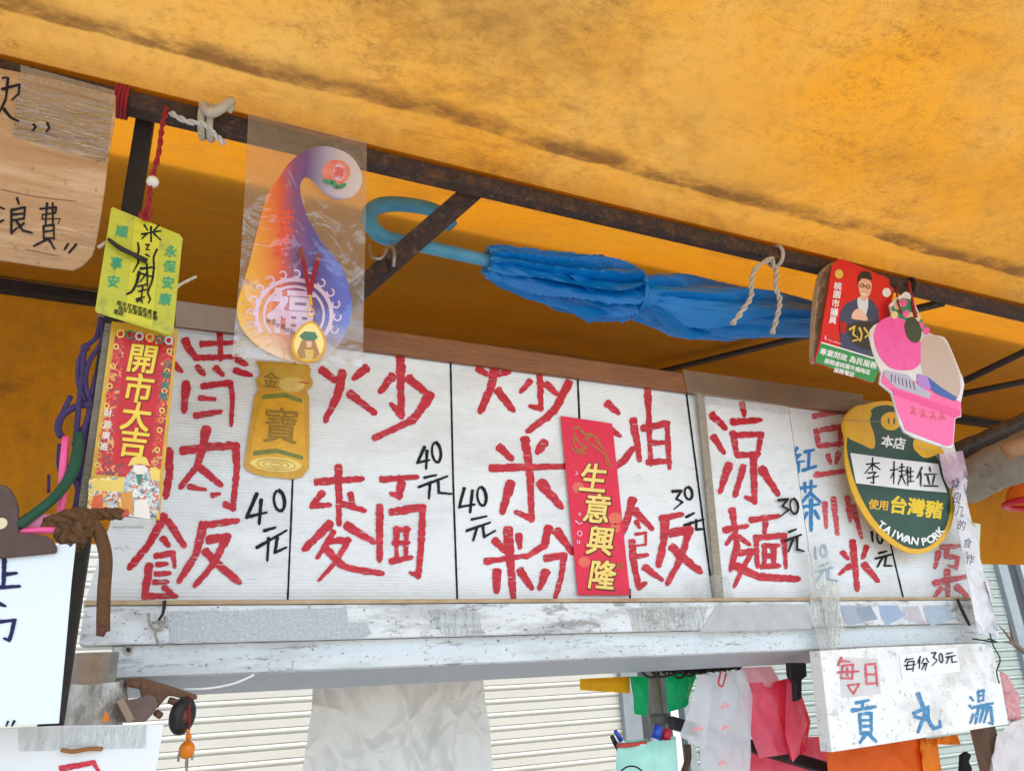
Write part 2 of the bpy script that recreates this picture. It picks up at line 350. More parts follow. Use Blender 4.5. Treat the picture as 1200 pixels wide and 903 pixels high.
        for i in range(m-1):
            p0 = pts[max(i-1, 0)]; p1 = pts[i]; p2 = pts[i+1]; p3 = pts[min(i+2, m-1)]
            d = math.hypot(p2[0]-p1[0], p2[1]-p1[1]); k = max(2, int(d/max(1.6, wd*.3)))
            for j in range(k):
                t = j/k; tt = .55
                def cr(a, b, c, e):
                    lin = b+(c-b)*t
                    cat = .5*((2*b)+(c-a)*t+(2*a-5*b+4*c-e)*t*t+(3*b-a-3*c+e)*t**3)
                    return lin*(1-tt)+cat*tt
                q.append((cr(p0[0], p1[0], p2[0], p3[0]), cr(p0[1], p1[1], p2[1], p3[1])))
        q.append(pts[-1]); n = len(q)
        L = sum(math.hypot(q[i+1][0]-q[i][0], q[i+1][1]-q[i][1]) for i in range(n-1)) or 1
        # caps
        def dirn(i):
            a = q[max(i-1, 0)]; b = q[min(i+1, n-1)]; dx, dy = b[0]-a[0], b[1]-a[1]; l = math.hypot(dx, dy) or 1
            return dx/l, dy/l
        rows = []; sd = random.random()*100
        d0 = dirn(0); d1 = dirn(n-1)
        for e, kk in ((.40, .42), (.32, .78), (.16, .95)): rows.append((q[0][0]-d0[0]*wd*e, q[0][1]-d0[1]*wd*e, d0, kk))
        acc = 0
        for i in range(n):
            if i: acc += math.hypot(q[i][0]-q[i-1][0], q[i][1]-q[i-1][1])
            t = acc/L; rows.append((q[i][0], q[i][1], dirn(i), 1-(1-taper)*t))
        for e in (.16, .36, .48): rows.append((q[-1][0]+d1[0]*wd*e, q[-1][1]+d1[1]*wd*e, d1, taper*math.sqrt(max(0, 1-(e/.5)**2))*.95))
        vs = []; fs = []
        for i, (x, y, (dx, dy), k) in enumerate(rows):
            j1 = 1+rough*2*(mnoise.noise(Vector((sd, i*.63, 0))))+rough*.5*random.uniform(-1, 1)
            j2 = 1+rough*2*(mnoise.noise(Vector((sd+9, i*.63, 5))))+rough*.5*random.uniform(-1, 1)
            h = wd*.5*k*(1+.22*mnoise.noise(Vector((sd+31, i*.16, 2))))
            vs.append(pl.at(x+dy*h*j1, y-dx*h*j1, off)); vs.append(pl.at(x-dy*h*j2, y+dx*h*j2, off))
        for i in range(len(rows)-1): fs.append((2*i, 2*i+1, 2*i+3, 2*i+2))
        return s.add(vs, fs)
    def strokes(s, z, lst, wd, pl, off=.0009, rough=.16, taper=.72):
        for i, st in enumerate(lst):
            ww = wd*.88 if wd > 7.5 else wd
            if isinstance(st[0], (int, float)): ww = st[0]*(.88 if st[0] > 7.5 else 1); st = st[1]
            s.stroke([z(*q) for q in st], ww, pl, off+i*.00007, rough, taper)
        return s
    def ellipse(s, cx, cy, rx, ry, pl, off, rot=0, n=28, thick=None):
        c, k = math.cos(R(rot)), math.sin(R(rot))
        pts = [(cx+rx*math.cos(a)*c-ry*math.sin(a)*k, cy+rx*math.cos(a)*k+ry*math.sin(a)*c) for a in [2*math.pi*i/n for i in range(n)]]
        return s.poly(pts, pl, thick, off) if thick else s.flat(pts, pl, off)
    def ring(s, cx, cy, rx, ry, wd, pl, off, a0=0, a1=360, n=40, rot=0):
        vs = []; fs = []; c, k = math.cos(R(rot)), math.sin(R(rot))
        for i in range(n+1):
            a = R(a0+(a1-a0)*i/n)
            for e in (-.5, .5):
                X = (rx+wd*e)*math.cos(a); Y = (ry+wd*e)*math.sin(a)
                vs.append(pl.at(cx+X*c-Y*k, cy+X*k+Y*c, off))
        for i in range(n): fs.append((2*i, 2*i+1, 2*i+3, 2*i+2))
        return s.add(vs, fs)
    def text(s, body, cx, cy, h, pl, off=.0008, rot=0, bold=0.0, sx=1.0, shear=0.0):
        vs, fs = glyph(body, 0.0); c, k = math.cos(R(rot)), math.sin(R(rot))
        bd = max(0, bold)*.8
        for q, (dx, dy) in enumerate(((0, 0), (bd, bd), (-bd, bd), (bd, -bd), (-bd, -bd)) if bd else ((0, 0),)):   # heavier weight: shifted copies
            o = []
            for x, y in vs:
                X = (x+dx)*h*sx + y*h*shear; Y = -(y+dy)*h
                o.append(pl.at(cx+X*c-Y*k, cy+X*k+Y*c, off+q*.00003))
            s.add(o, fs)
        return s
    def loft(s, left, right, Y, nu=14, nv=18, amp=.01, freq=20, seed=0, bulge=0, thick=0, slope=0, crum=0):
        """sheet between a left and a right pixel outline, creased in depth"""
        def along(pts, t):
            m = len(pts)-1; f = t*m; i = min(int(f), m-1); e = f-i
            return (pts[i][0]*(1-e)+pts[i+1][0]*e, pts[i][1]*(1-e)+pts[i+1][1]*e)
        vs = []; fs = []
        for j in range(nv+1):
            t = j/nv; a = along(left, t); b = along(right, t)
            for i in range(nu+1):
                e = i/nu; x = a[0]*(1-e)+b[0]*e; y = a[1]*(1-e)+b[1]*e
                p = P(x, y, Y)
                d = mnoise.turbulence(Vector((p.x*freq, seed*3.1, p.z*freq*.6)), 3, False)-.5
                d2 = abs(mnoise.noise(Vector((p.x*freq*.7+p.z*freq*.5, seed, p.z*freq*.2))))
                if crum:        # faceted crumple creases
                    wv_ = Vector((p.x*freq*crum+.5*mnoise.noise(p*freq*.5), seed*1.7, p.z*freq*crum*.75+.5*mnoise.noise(p*freq*.5+Vector((5, 0, 0)))))
                    ds = mnoise.voronoi(wv_)[0]; ds2 = mnoise.voronoi(wv_*2.3+Vector((3, 1, 7)))[0]
                    d = d*.25+.9*(ds[1]-ds[0])+.35*(ds2[1]-ds2[0]); d2 *= .3
                yy = Y + amp*(d+d2*1.2) - bulge*math.sin(math.pi*e)*math.sin(math.pi*min(1, t*.9+.1)) + slope*t
                vs.append(P(x, y, yy) if (i in (0, nu) or j in (0, nv)) else p+Vector((0, yy-Y, 0)))
        for j in range(nv):
            for i in range(nu):
                a = j*(nu+1)+i; fs.append((a, a+nu+1, a+nu+2, a+1))
        if thick:
            n = len(vs); vs += [v+Vector((0, thick, 0)) for v in vs]; fs += [tuple(q+n for q in reversed(f)) for f in fs]
        return s.add(vs, fs)
_G = {}
def glyph(body, bold):
    k = (body, bold)
    if k in _G: return _G[k]
    c = bpy.data.curves.new('glyph', 'FONT'); c.body = body; c.offset = bold; c.resolution_u = 3; c.fill_mode = 'FRONT'
    o = bpy.data.objects.new('glyph', c); COL.objects.link(o); bpy.context.view_layer.update()
    me = o.to_mesh(); vs = [(v.co.x, v.co.y) for v in me.vertices]; fs = [tuple(p.vertices) for p in me.polygons]
    o.to_mesh_clear(); bpy.data.objects.remove(o); bpy.data.curves.remove(c)
    if vs:
        mx = (min(v[0] for v in vs)+max(v[0] for v in vs))/2; my = (min(v[1] for v in vs)+max(v[1] for v in vs))/2
        vs = [(x-mx, y-my) for x, y in vs]
    _G[k] = (vs, fs); return _G[k]

# ------------------------------------------------------------------ object helpers
def thing(name, label, cat, loc, group=None):
    o = bpy.data.objects.new(name, None); COL.objects.link(o); o.location = loc; o.empty_display_size = .05
    o['label'] = label; o['category'] = cat
    if group: o['group'] = group
    return o
def origin(o):
    v = Vector((0, 0, 0))
    while o is not None: v += Vector(o.location); o = o.parent
    return v
def part(name, mb, m, parent=None, label=None, smooth=False, bevel=0, kind=None, cat=None, group=None, base=None):
    v = mb.v
    if parent is None:
        L = Vector(base) if base is not None else sum(v, Vector())/max(1, len(v))
    else: L = origin(parent)
    me = bpy.data.meshes.new(name); me.from_pydata([q-L for q in v], [], mb.f); me.materials.append(m)
    if smooth: me.polygons.foreach_set('use_smooth', [True]*len(me.polygons))
    me.update()
    o = bpy.data.objects.new(name, me); COL.objects.link(o)
    if parent is None: o.location = L
    else: o.parent = parent
    if label: o['label'] = label
    if kind: o['kind'] = kind
    if cat: o['category'] = cat
    if group: o['group'] = group
    if bevel:
        bm = o.modifiers.new('bevel', 'BEVEL'); bm.width = bevel; bm.segments = 2; bm.limit_method = 'ANGLE'
    return o

# ================================================================== THE SETTING
g = MB(); n = 24
for j in range(n+1):
    for i in range(n+1): g.v.append(Vector((-60+120*i/n, -60+120*j/n, 0)))
for j in range(n):
    for i in range(n): a = j*(n+1)+i; g.f.append((a, a+1, a+n+2, a+n+1))
part('ground', g, mat('pale_concrete', (.33, .32, .30), .9, (.27, .26, .25), 3, .8, bump=.3, bscale=30), kind='structure', label='pale concrete street surface')

# ---- shop front across the lane, with two roller shutters
SY = 4.0
CREAM = mat('cream_shutter_paint', (.50, .49, .43), .5, (.47, .46, .40), 4, .6, grime=[((.45, .42, .34), 6, .68, .08, .3, (.3, 1, 4))])
DIMSHUT = mat('dim_light_grey_green_shutter', (.30, .34, .31), .5, (.26, .30, .27), 4, .6)  # dimmer light on the right shutter is put into this grey-green colour
CONC = mat('grey_plaster', (.36, .37, .37), .85, (.28, .29, .30), 5, .8, bump=.3, bscale=30)
GREYFR = mat('grey_shutter_rail', (.24, .27, .28), .5, (.20, .23, .24), 10, .6)
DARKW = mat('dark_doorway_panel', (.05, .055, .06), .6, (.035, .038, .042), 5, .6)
bld = thing('shop_building', 'shop front across the lane with two roller shutters, the right one coloured for dimmer light', 'building', (2.5, SY+.3, 0))
m = MB(); m.box(-9, -3.2, SY, SY+.3, 0, 3.0); m.box(8.55, 13, SY, SY+.3, 0, 3.0); m.box(-9, 13, SY, SY+.3, 3.25, 6.5); part('wall', m, CONC, bld)
for a, b in ((3.50, 3.80), (8.32, 8.54)): m = MB(); m.box(a, b, SY+.05, SY+.3, 0, 3.0); part('dark_panel', m, DARKW, bld)  # dark slabs; the left one puts a doorway's gloom into its colour
m = MB(); m.box(-9, 13, SY-.04, SY+.3, 3.0, 3.25); part('shutter_housing', m, GREYFR, bld, bevel=.01)
m = MB(); m.box(-9, 13, SY-.25, SY+.2, 3.7, 3.82); part('eave', m, CONC, bld)
prof = [(.006, 0), (0, .004), (0, .048), (.006, .052), (.001, .058), (-.003, .063), (-.004, .070), (-.003, .077), (.001, .082), (.006, .0875)]
def slat_mesh(name, wdt, mtl):
    vs = []; fs = []; k = len(prof)
    for x in (0, wdt):
        for (y, z) in prof: vs.append((x, y, z))
        for (y, z) in reversed(prof): vs.append((x, y+.004, z))
    q = 2*k
    for i in range(q): fs.append((i, (i+1) % q, q+(i+1) % q, q+i))
    me = bpy.data.meshes.new(name); me.from_pydata(vs, [], fs); me.materials.append(mtl)
    return me
for x0, x1, mtl in ((-3.15, 3.36, CREAM), (3.92, 8.18, DIMSHUT)):
    sh = MB(); sh.add([(x0-.04, SY-.02, 0), (x0+.03, SY-.02, 0), (x0+.03, SY-.02, 2.94), (x1-.03, SY-.02, 2.94), (x1-.03, SY-.02, 0), (x1+.12, SY-.02, 0), (x1+.12, SY-.02, 3), (x0-.04, SY-.02, 3)], [(0, 1, 2, 3, 4, 5, 6, 7)])
    sh.v += [v+Vector((0, .08, 0)) for v in sh.v]; sh.f.append((15, 14, 13, 12, 11, 10, 9, 8)); sh.f += [(i, i+8, (i+1) % 8+8, (i+1) % 8) for i in range(8)]
    so = part('roller_shutter', sh, GREYFR, bld, label='cream roller shutter' if mtl is CREAM else 'right roller shutter, dimmer light put into its grey-green colour')
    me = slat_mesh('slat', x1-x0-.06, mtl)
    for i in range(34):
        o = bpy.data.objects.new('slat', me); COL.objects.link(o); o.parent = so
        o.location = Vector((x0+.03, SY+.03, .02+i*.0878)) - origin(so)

# ---- iron roof frame
YB = -.18
BT0, BT1 = P(0, 62, YB), P(1195, 357, YB)
BZ = 2.337   # centre of front beam
fr = thing('roof_frame', 'rusty iron roof frame carrying the orange tarp', 'frame', (-.08, YB, 0))
m = MB(); m.beam((-1.3, YB, BZ), (5.2, YB, BZ), (0, .0145, 0), (0, 0, .0145)); part('front_beam', m, RUST, fr, bevel=.003)
# post at the left: square bar down to the ground
m = MB(); m.beam((-.085, YB+.045, 0), (-.085, YB+.045, BZ+.022), (.013, 0, 0), (0, .016, 0)); part('post', m, DARKIRON, fr, bevel=.003)
m = MB(); m.beam((2.6, YB+.04, 0), (2.6, YB+.04, BZ-.018), (.0165, 0, 0), (0, .016, 0)); part('post', m, RUST, fr, bevel=.003)
SL = .22
def crossbar(x, y1, wd, mt=RUST, z0=BZ-.01):
    A = Vector((x, YB+.017, z0)); B = Vector((x, y1, z0+(y1-YB)*SL))
    t = (B-A).normalized(); h = Vector((1, 0, 0)).cross(t)
    m = MB(); m.beam(A, B, (wd, 0, 0), h*.006); part('crossbar', m, mt, fr, bevel=.002)
crossbar(1.745, 1.15, .017, DARKIRON); crossbar(-.75, 1.15, .02)
A_, B_ = P(566, 214, YB+.016), P(384, 372, -.014); t_ = (B_-A_).normalized(); w_ = t_.cross(Vector((0, 1, 0))).normalized()
m = MB(); m.beam(A_, B_, w_*.019, t_.cross(w_)*.004); part('strut', m, RUST, fr, bevel=.0015)
BKY = 1.14; BKZ = 2.088+.47*BKY
m = MB(); m.beam((-1.3, BKY, BKZ), (5.2, BKY, BKZ), (0, .018, 0), (0, 0, .018)); part('rear_beam', m, DARKIRON, fr, bevel=.003)
for a, b in ((((1128, 447), .16), ((1215, 405), -.05)), (((1120, 463), .30), ((1215, 444), .12))):
    m = MB(); m.tube([P(*a[0], a[1]), P(*b[0], b[1])], .011, 8, 1); part('brace', m, DARKIRON, fr, smooth=True)

# ---- tarp
def tarp_sheet(y0, y1, zf, nx=190, ny=70, seed=0, x0=-1.25, x1=5.2, crease=.009):
    m = MB()
    for j in range(ny+1):
        t = j/ny; t = t**1.6
        y = y0+(y1-y0)*t
        for i in range(nx+1):
            x = x0+(x1-x0)*i/nx
            nz = mnoise.noise(Vector((x*1.1, y*2.6, seed)))*.018 + mnoise.noise(Vector((x*3.2+y*2, y*9, seed+4)))*crease + abs(mnoise.noise(Vector((x*2.2+y*6, y*3, seed+8))))*crease*1.3
            e = min(1, abs(y-y0)/.25)
            m.v.append(Vector((x, y, zf(abs(y-y0))+nz*(.25+.75*e))))
    for j in range(ny):
        for i in range(nx): a = j*(nx+1)+i; m.f.append((a, a+1, a+nx+2, a+nx+1))
    return m
tp = thing('canopy_tarp', 'dirty orange tarpaulin roof stretched over the rusty beams', 'tarp', (1, YB, BZ+.02))
def zfront(d):
    if d < .012: return BZ+.020
    if d < .045: return BZ+.020+(d-.012)*1.05
    return BZ+.0547+(d-.045)*.10
part('front_sheet', tarp_sheet(YB+.02, -1.12, zfront, seed=3), TARP, tp, smooth=True)
part('rear_sheet', tarp_sheet(YB-.018, 1.17, lambda d: BZ+.021+d*SL, seed=11, crease=.004), TARPR, tp, smooth=True)
m = MB(); a, b = Vector((1.95, .06, BZ+.14+.24*SL)), Vector((1.95, 1.4, BZ+.14+1.58*SL)); m.beam(a, b, (3.25, 0, 0), (0, 0, .004)); part('shade_sheet', m, mat('grey_shade_sheet', (.22, .24, .27), .8, (.16, .18, .2), 4, .8), tp, label='added unseen grey sheet shading the rear of the roof')  # unseen sheet added above the tarp to darken its rear part
m = MB(); nx, nz_ = 110, 30
for j in range(nz_+1):
    for i in range(nx+1):
        x = -1.25+6.4*i/nx; z = BKZ+.03-(BKZ-1.86)*j/nz_
        m.v.append(Vector((x, BKY+.03+.02*mnoise.noise(Vector((x*3, 1, z*1.2))), z)))
for j in range(nz_):
    for i in range(nx): a = j*(nx+1)+i; m.f.append((a, a+nx+1, a+nx+2, a+1))
part('back_curtain', m, TARPR, tp, smooth=True)

# ================================================================== THE SIGN
S0 = YP(0.0)
def board(name, pts, pl, label, thick=.005):
    m = MB(); m.poly(pts, pl, thick); o = part(name, m, WHITEP, None, label, cat='menu board', bevel=.0006, base=pl.at(sum(p[0] for p in pts)/4, max(p[1] for p in pts)))
    return o
B1 = board('menu_board', [(206, 374), (818, 458), (842, 706), (97, 712)], S0, 'largest white corrugated menu board, red dish names and black dividing lines')
S2 = YP(-.007)
B2 = board('menu_board', [(819, 458), (923, 472), (956, 704), (843, 706)], S2, 'narrow white menu board reading cold noodles, between the large board and the end board')
S3 = YP(-.003)
B3 = board('menu_board', [(924, 472), (1112, 494), (1160, 702), (957, 704)], S3, 'white menu board at the far end, faded red writing beside blue tea price')
m = MB(); m.poly([(817, 459), (825, 460), (849, 705), (840, 706)], YP(-.0125), .004); part('cut_edge', m, mat('fluted_cut_edge', (.42, .38, .30), .7, (.25, .22, .17), 120, .9, wave=('Z', 70, .8)), B2)
zA, zB, zC, zD, zE = zm(0, 340, 3.01), zm(0, 600, 2.98), zm(260, 400, 2.736), zm(520, 400, 2.736), zm(800, 430, 2.58)
def char(par, z, lst, wd, pl, mt, name='lettering', rough=.16, off=.0009, label=None):
    m = MB(); m.strokes(z, lst, wd, pl, off, rough); return part(name, m, mt, par, label)
W = 12
# lu rou fan
char(B1, zA, [[(655, 178), (665, 205), (690, 236)], (9, [(775, 148), (778, 240)]), (9, [(712, 190), (822, 184)]), (9, [(700, 238), (832, 234)]),
              (10, [(615, 262), (636, 282)]), (10, [(698, 272), (716, 292)]), (10, [(762, 276), (782, 294)]), (10, [(840, 246), (864, 258)]), (10, [(832, 284), (880, 298)]),
              (12, [(657, 330), (650, 420)]), (9, [(716, 338), (812, 326), (820, 380), (816, 472)]), (8, [(706, 380), (754, 384)]), (9, [(690, 442), (776, 428)])], W, S0, REDP)
char(B1, zA, [(13, [(728, 490), (716, 548)]), [(645, 566), (720, 554), (832, 546), (834, 640), (822, 768)], (10, [(795, 755), (822, 768)]), (13, [(592, 566), (598, 640), (586, 722)]),
              (11, [(712, 566), (690, 625), (640, 690)]), (12, [(710, 628), (775, 682)]), (8, [(668, 692), (720, 702)]), (8, [(750, 722), (770, 718)])], W, S0, REDP)
char(B1, zB, [[(572, 14), (522, 108), (455, 190)], [(590, 35), (640, 112)], (10, [(570, 92), (586, 112)]), (9, [(545, 152), (604, 142), (610, 188)]), (11, [(522, 186), (505, 292), (612, 292)]),
              (7, [(550, 182), (580, 180)]), (7, [(545, 214), (590, 212)]), (8, [(540, 244), (582, 242)]), (10, [(575, 262), (600, 284)]),
              (11, [(705, 46), (825, 30)]), [(708, 52), (682, 150), (628, 236)], [(730, 96), (794, 84), (745, 180), (684, 252)], [(718, 138), (760, 180), (832, 240)]], W, S0, REDP)
# chao mian
char(B1, zC, [[(322, 92), (360, 122)], [(462, 86), (428, 114)], [(386, 100), (376, 160), (334, 248)], [(412, 168), (486, 226)],
              [(572, 48), (576, 236)], (10, [(576, 236), (546, 204)]), [(546, 112), (512, 156)], [(600, 118), (650, 160)], (13, [(668, 172), (612, 250), (494, 306)])], W, S0, REDP)
char(B1, zC, [(11, [(305, 450), (446, 440)]), (11, [(374, 402), (376, 580)]), (10, [(322, 486), (290, 526), (344, 524)]), (10, [(384, 520), (454, 540)]), (10, [(412, 490), (420, 520)]),
              (12, [(346, 584), (268, 662)]), (12, [(402, 590), (482, 640)]), (8, [(358, 610), (308, 690)]), (9, [(345, 640), (406, 636), (366, 704), (314, 762)]), (11, [(330, 660), (396, 722), (510, 742)]),
              (10, [(514, 442), (622, 434)]), (10, [(576, 452), (570, 496), (546, 488)]), (11, [(506, 530), (506, 696)]), (11, [(546, 546), (644, 530), (640, 640), (630, 750), (608, 742)]),
              (8, [(560, 598), (560, 692)]), (8, [(592, 598), (590, 690)]), (7, [(556, 602), (598, 602)]), (7, [(552, 646), (596, 644)]), (9, [(544, 704), (604, 692)])], W, S0, REDP)
# chao mi fen
char(B1, zD, [(10, [(112, 88), (136, 104)]), (10, [(206, 94), (180, 106)]), [(164, 88), (150, 150), (120, 220)], [(174, 160), (220, 216)],
              (10, [(308, 106), (312, 214)]), (8, [(312, 214), (280, 208)]), (9, [(276, 128), (250, 158)]), (10, [(330, 138), (362, 166)]), (12, [(400, 134), (352, 224), (274, 284)])], W, S0, REDP)
char(B1, zD, [[(180, 340), (214, 372)], [(322, 324), (304, 350)], (11, [(154, 406), (386, 400)]), (12, [(260, 314), (276, 410), (282, 566)]), (10, [(282, 566), (236, 548)]), (14, [(214, 456), (190, 540)]), (13, [(312, 454), (374, 526)])], W, S0, REDP)
char(B1, zD, [(11, [(165, 638), (196, 672)]), (10, [(242, 622), (244, 656)]), (9, [(136, 704), (266, 686)]), [(206, 602), (214, 700), (224, 822)], (13, [(170, 738), (170, 794)]), (11, [(246, 734), (280, 786)]),
              [(336, 598), (324, 652), (268, 688)], [(364, 608), (410, 672)], (10, [(328, 694), (386, 684), (376, 760), (358, 816)]), (11, [(328, 738), (310, 786)])], W, S0, REDP)
# you fan
char(B1, zD, [(11, [(526, 200), (556, 226)]), (9, [(538, 284), (562, 300)]), (12, [(548, 402), (576, 384), (602, 348)]), (10, [(608, 252), (628, 376)]), (9, [(654, 156), (664, 390)]),
              (10, [(640, 278), (716, 262), (724, 402)]), (8, [(664, 326), (720, 322)]), (9, [(656, 386), (722, 384)])], W, S0, REDP)
char(B1, zD, [[(604, 508), (592, 560), (574, 612)], (11, [(616, 544), (664, 596)]), (7, [(618, 578), (626, 592)]), (10, [(604, 642), (612, 720), (626, 786), (644, 776)]), (4, [(616, 618), (648, 612), (648, 650), (618, 654)]),
              (8, [(614, 690), (650, 684)]), (10, [(646, 724), (696, 760)]), (9, [(698, 566), (762, 554)]), [(710, 578), (704, 650), (690, 712)], [(730, 614), (788, 602), (764, 684), (720, 772)], [(734, 660), (776, 700), (820, 734)]], W, S0, REDP)
# liang mian (second board)
char(B2, zE, [[(90, 146), (126, 182)], [(95, 212), (122, 254)], (11, [(140, 296), (114, 372)]), (9, [(180, 112), (186, 142)]), (10, [(152, 166), (232, 160)]), (10, [(152, 200), (164, 264)]), (9, [(166, 206), (238, 202), (226, 268)]), (9, [(168, 266), (228, 262)]),
              (11, [(214, 270), (218, 404)]), (8, [(218, 404), (194, 394)]), (10, [(184, 302), (160, 384)]), (11, [(240, 308), (286, 380)])], 11, S2, REDP)
char(B2, zE, [(9, [(128, 492), (192, 480)]), (10, [(150, 432), (166, 545)]), (8, [(152, 508), (134, 532)]), (8, [(170, 512), (200, 534)]), (9, [(164, 540), (146, 610)]), (9, [(172, 562), (212, 556), (184, 604), (158, 660)]), (12, [(160, 600), (230, 632), (345, 640)]),
              (9, [(208, 462), (286, 450)]), (8, [(252, 462), (248, 498)]), (8, [(222, 512), (226, 600)]), (9, [(226, 516), (306, 508), (312, 602)]), (7, [(246, 540), (288, 538)]), (7, [(248, 544), (248, 600)]), (7, [(276, 544), (276, 600)]), (7, [(250, 570), (276, 570)]), (8, [(240, 602), (290, 600)])], 10, S2, REDP)
# end board
char(B3, zE, [(8, [(398, 148), (470, 136)]), (7, [(404, 192), (410, 236)]), (8, [(420, 190), (478, 180), (474, 236)]), (7, [(418, 238), (480, 230)]), (8, [(440, 268), (446, 286)]), (8, [(472, 260), (464, 286)]), (9, [(404, 326), (486, 314)])], 8, S3, REDF)
char(B3, zE, [(8, [(430, 412), (434, 482)]), (9, [(456, 398), (468, 502)]), (7, [(498, 394), (506, 462)]), (8, [(516, 420), (540, 512)]), (6, [(500, 430), (530, 470)])], 8, S3, REDF)
char(B3, zE, [(10, [(514, 528), (528, 668)]), (8, [(484, 560), (498, 576)]), (8, [(556, 544), (546, 574)]), (8, [(506, 600), (478, 622)]), (10, [(550, 598), (588, 642)])], 8, S3, REDP)
char(B3, zE, [(8, [(784, 544), (834, 540)]), (7, [(774, 560), (764, 602)]), (8, [(800, 542), (796, 570), (832, 576), (828, 606), (806, 600)]), (9, [(762, 652), (860, 632)]), (9, [(800, 616), (802, 692)]), (8, [(782, 668), (764, 690)]), (9, [(830, 664), (858, 688)])], 8, S3, REDF)
# prices in black
def zero(cx, cy, rx, ry): return [(cx+rx*math.cos(a)*1+ry*.1*math.sin(a), cy+ry*math.sin(a)) for a in [2*math.pi*i/12-1.4 for i in range(13)]]
def ink(par, z, lst, pl, wd=2.6, mt=INK, name='price_lettering'): return char(par, z, lst, wd, pl, mt, name, .1, .0012)
ink(B1, zC, [(5, [(112, 488), (80, 562), (142, 548)]), (5, [(126, 508), (120, 582)]), (4.6, zero(184, 510, 17, 33)), (4, [(136, 606), (170, 596)]), (4, [(112, 660), (206, 606)]), (4, [(150, 630), (146, 700)]), (4, [(178, 628), (170, 676), (206, 660)])], S0)
ink(B1, zC, [(4, [(650, 338), (627, 388), (664, 380)]), (4, [(658, 350), (655, 406)]), (4, zero(688, 355, 14, 32)), (3.6, [(650, 436), (686, 428)]), (3.6, [(632, 466), (722, 432)]), (3.6, [(668, 455), (664, 502)]), (3.6, [(694, 448), (696, 484), (736, 488)])], S0)
ink(B1, zD, [(4, [(66, 470), (50, 530), (98, 522)]), (4, [(92, 478), (85, 546)]), (4, zero(122, 496, 14, 30)), (3.6, [(90, 570), (136, 560)]), (3.6, [(74, 606), (148, 580)]), (3.6, [(106, 600), (95, 636)]), (3.6, [(126, 594), (130, 626), (165, 606)])], S0)
ink(B1, zD, [(3.8, [(734, 480), (762, 478), (746, 504), (766, 514), (740, 536)]), (3.6, zero(785, 486, 12, 20)), (3.4, [(778, 562), (802, 550)]), (3.4, [(772, 588), (832, 570)]), (3.4, [(792, 580), (784, 602)]), (3.4, [(810, 572), (810, 602), (832, 600)])], S0)
ink(B2, zE, [(3.6, [(290, 402), (318, 398), (302, 420), (322, 430), (294, 452)]), (3.4, zero(337, 420, 12, 23))], YP(-.012))
ink(B2, zE, [(3.4, [(322, 498), (342, 490)]), (3.4, [(312, 524), (358, 506)]), (3.4, [(334, 520), (320, 556)]), (3.4, [(346, 514), (346, 550), (366, 556)])], YP(-.012))
ink(B3, zE, [(4, [(346, 244), (334, 266), (356, 264), (334, 288), (368, 284)]), (4, [(351, 286), (351, 316)]), (3.4, [(336, 300), (340, 312)]), (4, [(370, 256), (396, 250)]), (4, [(383, 254), (381, 306)]), (4.4, [(364, 312), (402, 300)]),
             (4, [(354, 366), (402, 360)]), (3.6, [(370, 350), (371, 376)]), (3.6, [(389, 344), (389, 372)]), (4.2, [(386, 380), (354, 416)]), (4.2, [(386, 380), (416, 406)]), (4, [(364, 422), (412, 414)]), (4.6, [(389, 400), (389, 492)]), (4, [(376, 440), (364, 466)]), (4, [(400, 434), (412, 456)]),
             (3, [(400, 544), (403, 578)]), (3, zero(426, 556, 9, 18)), (3, [(414, 602), (440, 592)]), (3, [(408, 618), (452, 606)]), (3, [(426, 612), (408, 646)]), (3, [(440, 610), (440, 640), (466, 646)])], S3, 3, BLUE)
ink(B3, zE, [(3, [(572, 498), (575, 526)]), (3, zero(596, 514, 8, 18)), (3, [(594, 562), (616, 556)]), (3, [(584, 578), (632, 566)]), (3, [(605, 574), (590, 602)]), (3, [(616, 570), (611, 600), (632, 600)])], S3)
for pts in ([(346, 400), (343, 560), (337, 708)], [(528, 424), (531, 560), (536, 706)], [(677, 444), (679, 490)], [(738, 690), (738.5, 704)], [(804, 458), (820, 580), (836, 704)]):
    m = MB(); m.stroke(pts, 2.4, S0, .0006, .08, 1); part('divider_line', m, INK, B1)
m = MB(); m.stroke([(1040, 620), (1049, 660), (1059, 702)], 2, S3, .0006, .08, 1); part('divider_line', m, INK, B3)
# loose paint ticks where the pen skipped on the left of the board
m = MB(); m.strokes(zB, [(1.6, [(395+9*i, 53), (401+9*i, 50)]) for i in range(12)]+[(1.4, [(400, 128), (420, 122), (430, 132)]), (1.4, [(440, 118), (455, 128)])], 1.5, S0, .0006); part('faint_scribble', m, mat('faint_pencil', (.5, .5, .5), .7), B1, kind='stuff')
# clear tape patches on the boards
for pts, pl in (([(806, 676), (858, 672), (860, 700), (808, 704)], YP(-.0135)), ([(812, 459), (924, 474), (926, 486), (815, 472)], YP(-.0137))):
    m = MB(); m.flat(pts, pl, 0); part('tape_patch', m, CLEARTAPE, B2)

# ---- wooden rail over the boards
rail = MB(); zr0 = P(424, 409, -.012).z; zr1 = P(430, 383, -.012).z
rail.beam((-.12, .004, (zr0+zr1)/2), (1.62, .004, (zr0+zr1)/2), (0, .016, 0), (0, 0, (zr1-zr0)/2))
ro = part('top_rail', rail, WOOD, None, 'long varnished wooden batten along the top of the menu boards', cat='batten', bevel=.003)
m = MB(); m.poly([(800, 433), (1012, 462), (1010, 484), (806, 460)], YP(-.0135), .0006); part('packing_tape', m, TAN, ro, label='brown packing tape at the right end')
m = MB(); m.poly([(205, 352), (292, 364), (292, 392), (206, 382)], YP(-.0135), .0006); part('packing_tape', m, mat('grey_tape', (.36, .31, .27), .5, (.28, .23, .2), 20, .8), ro)

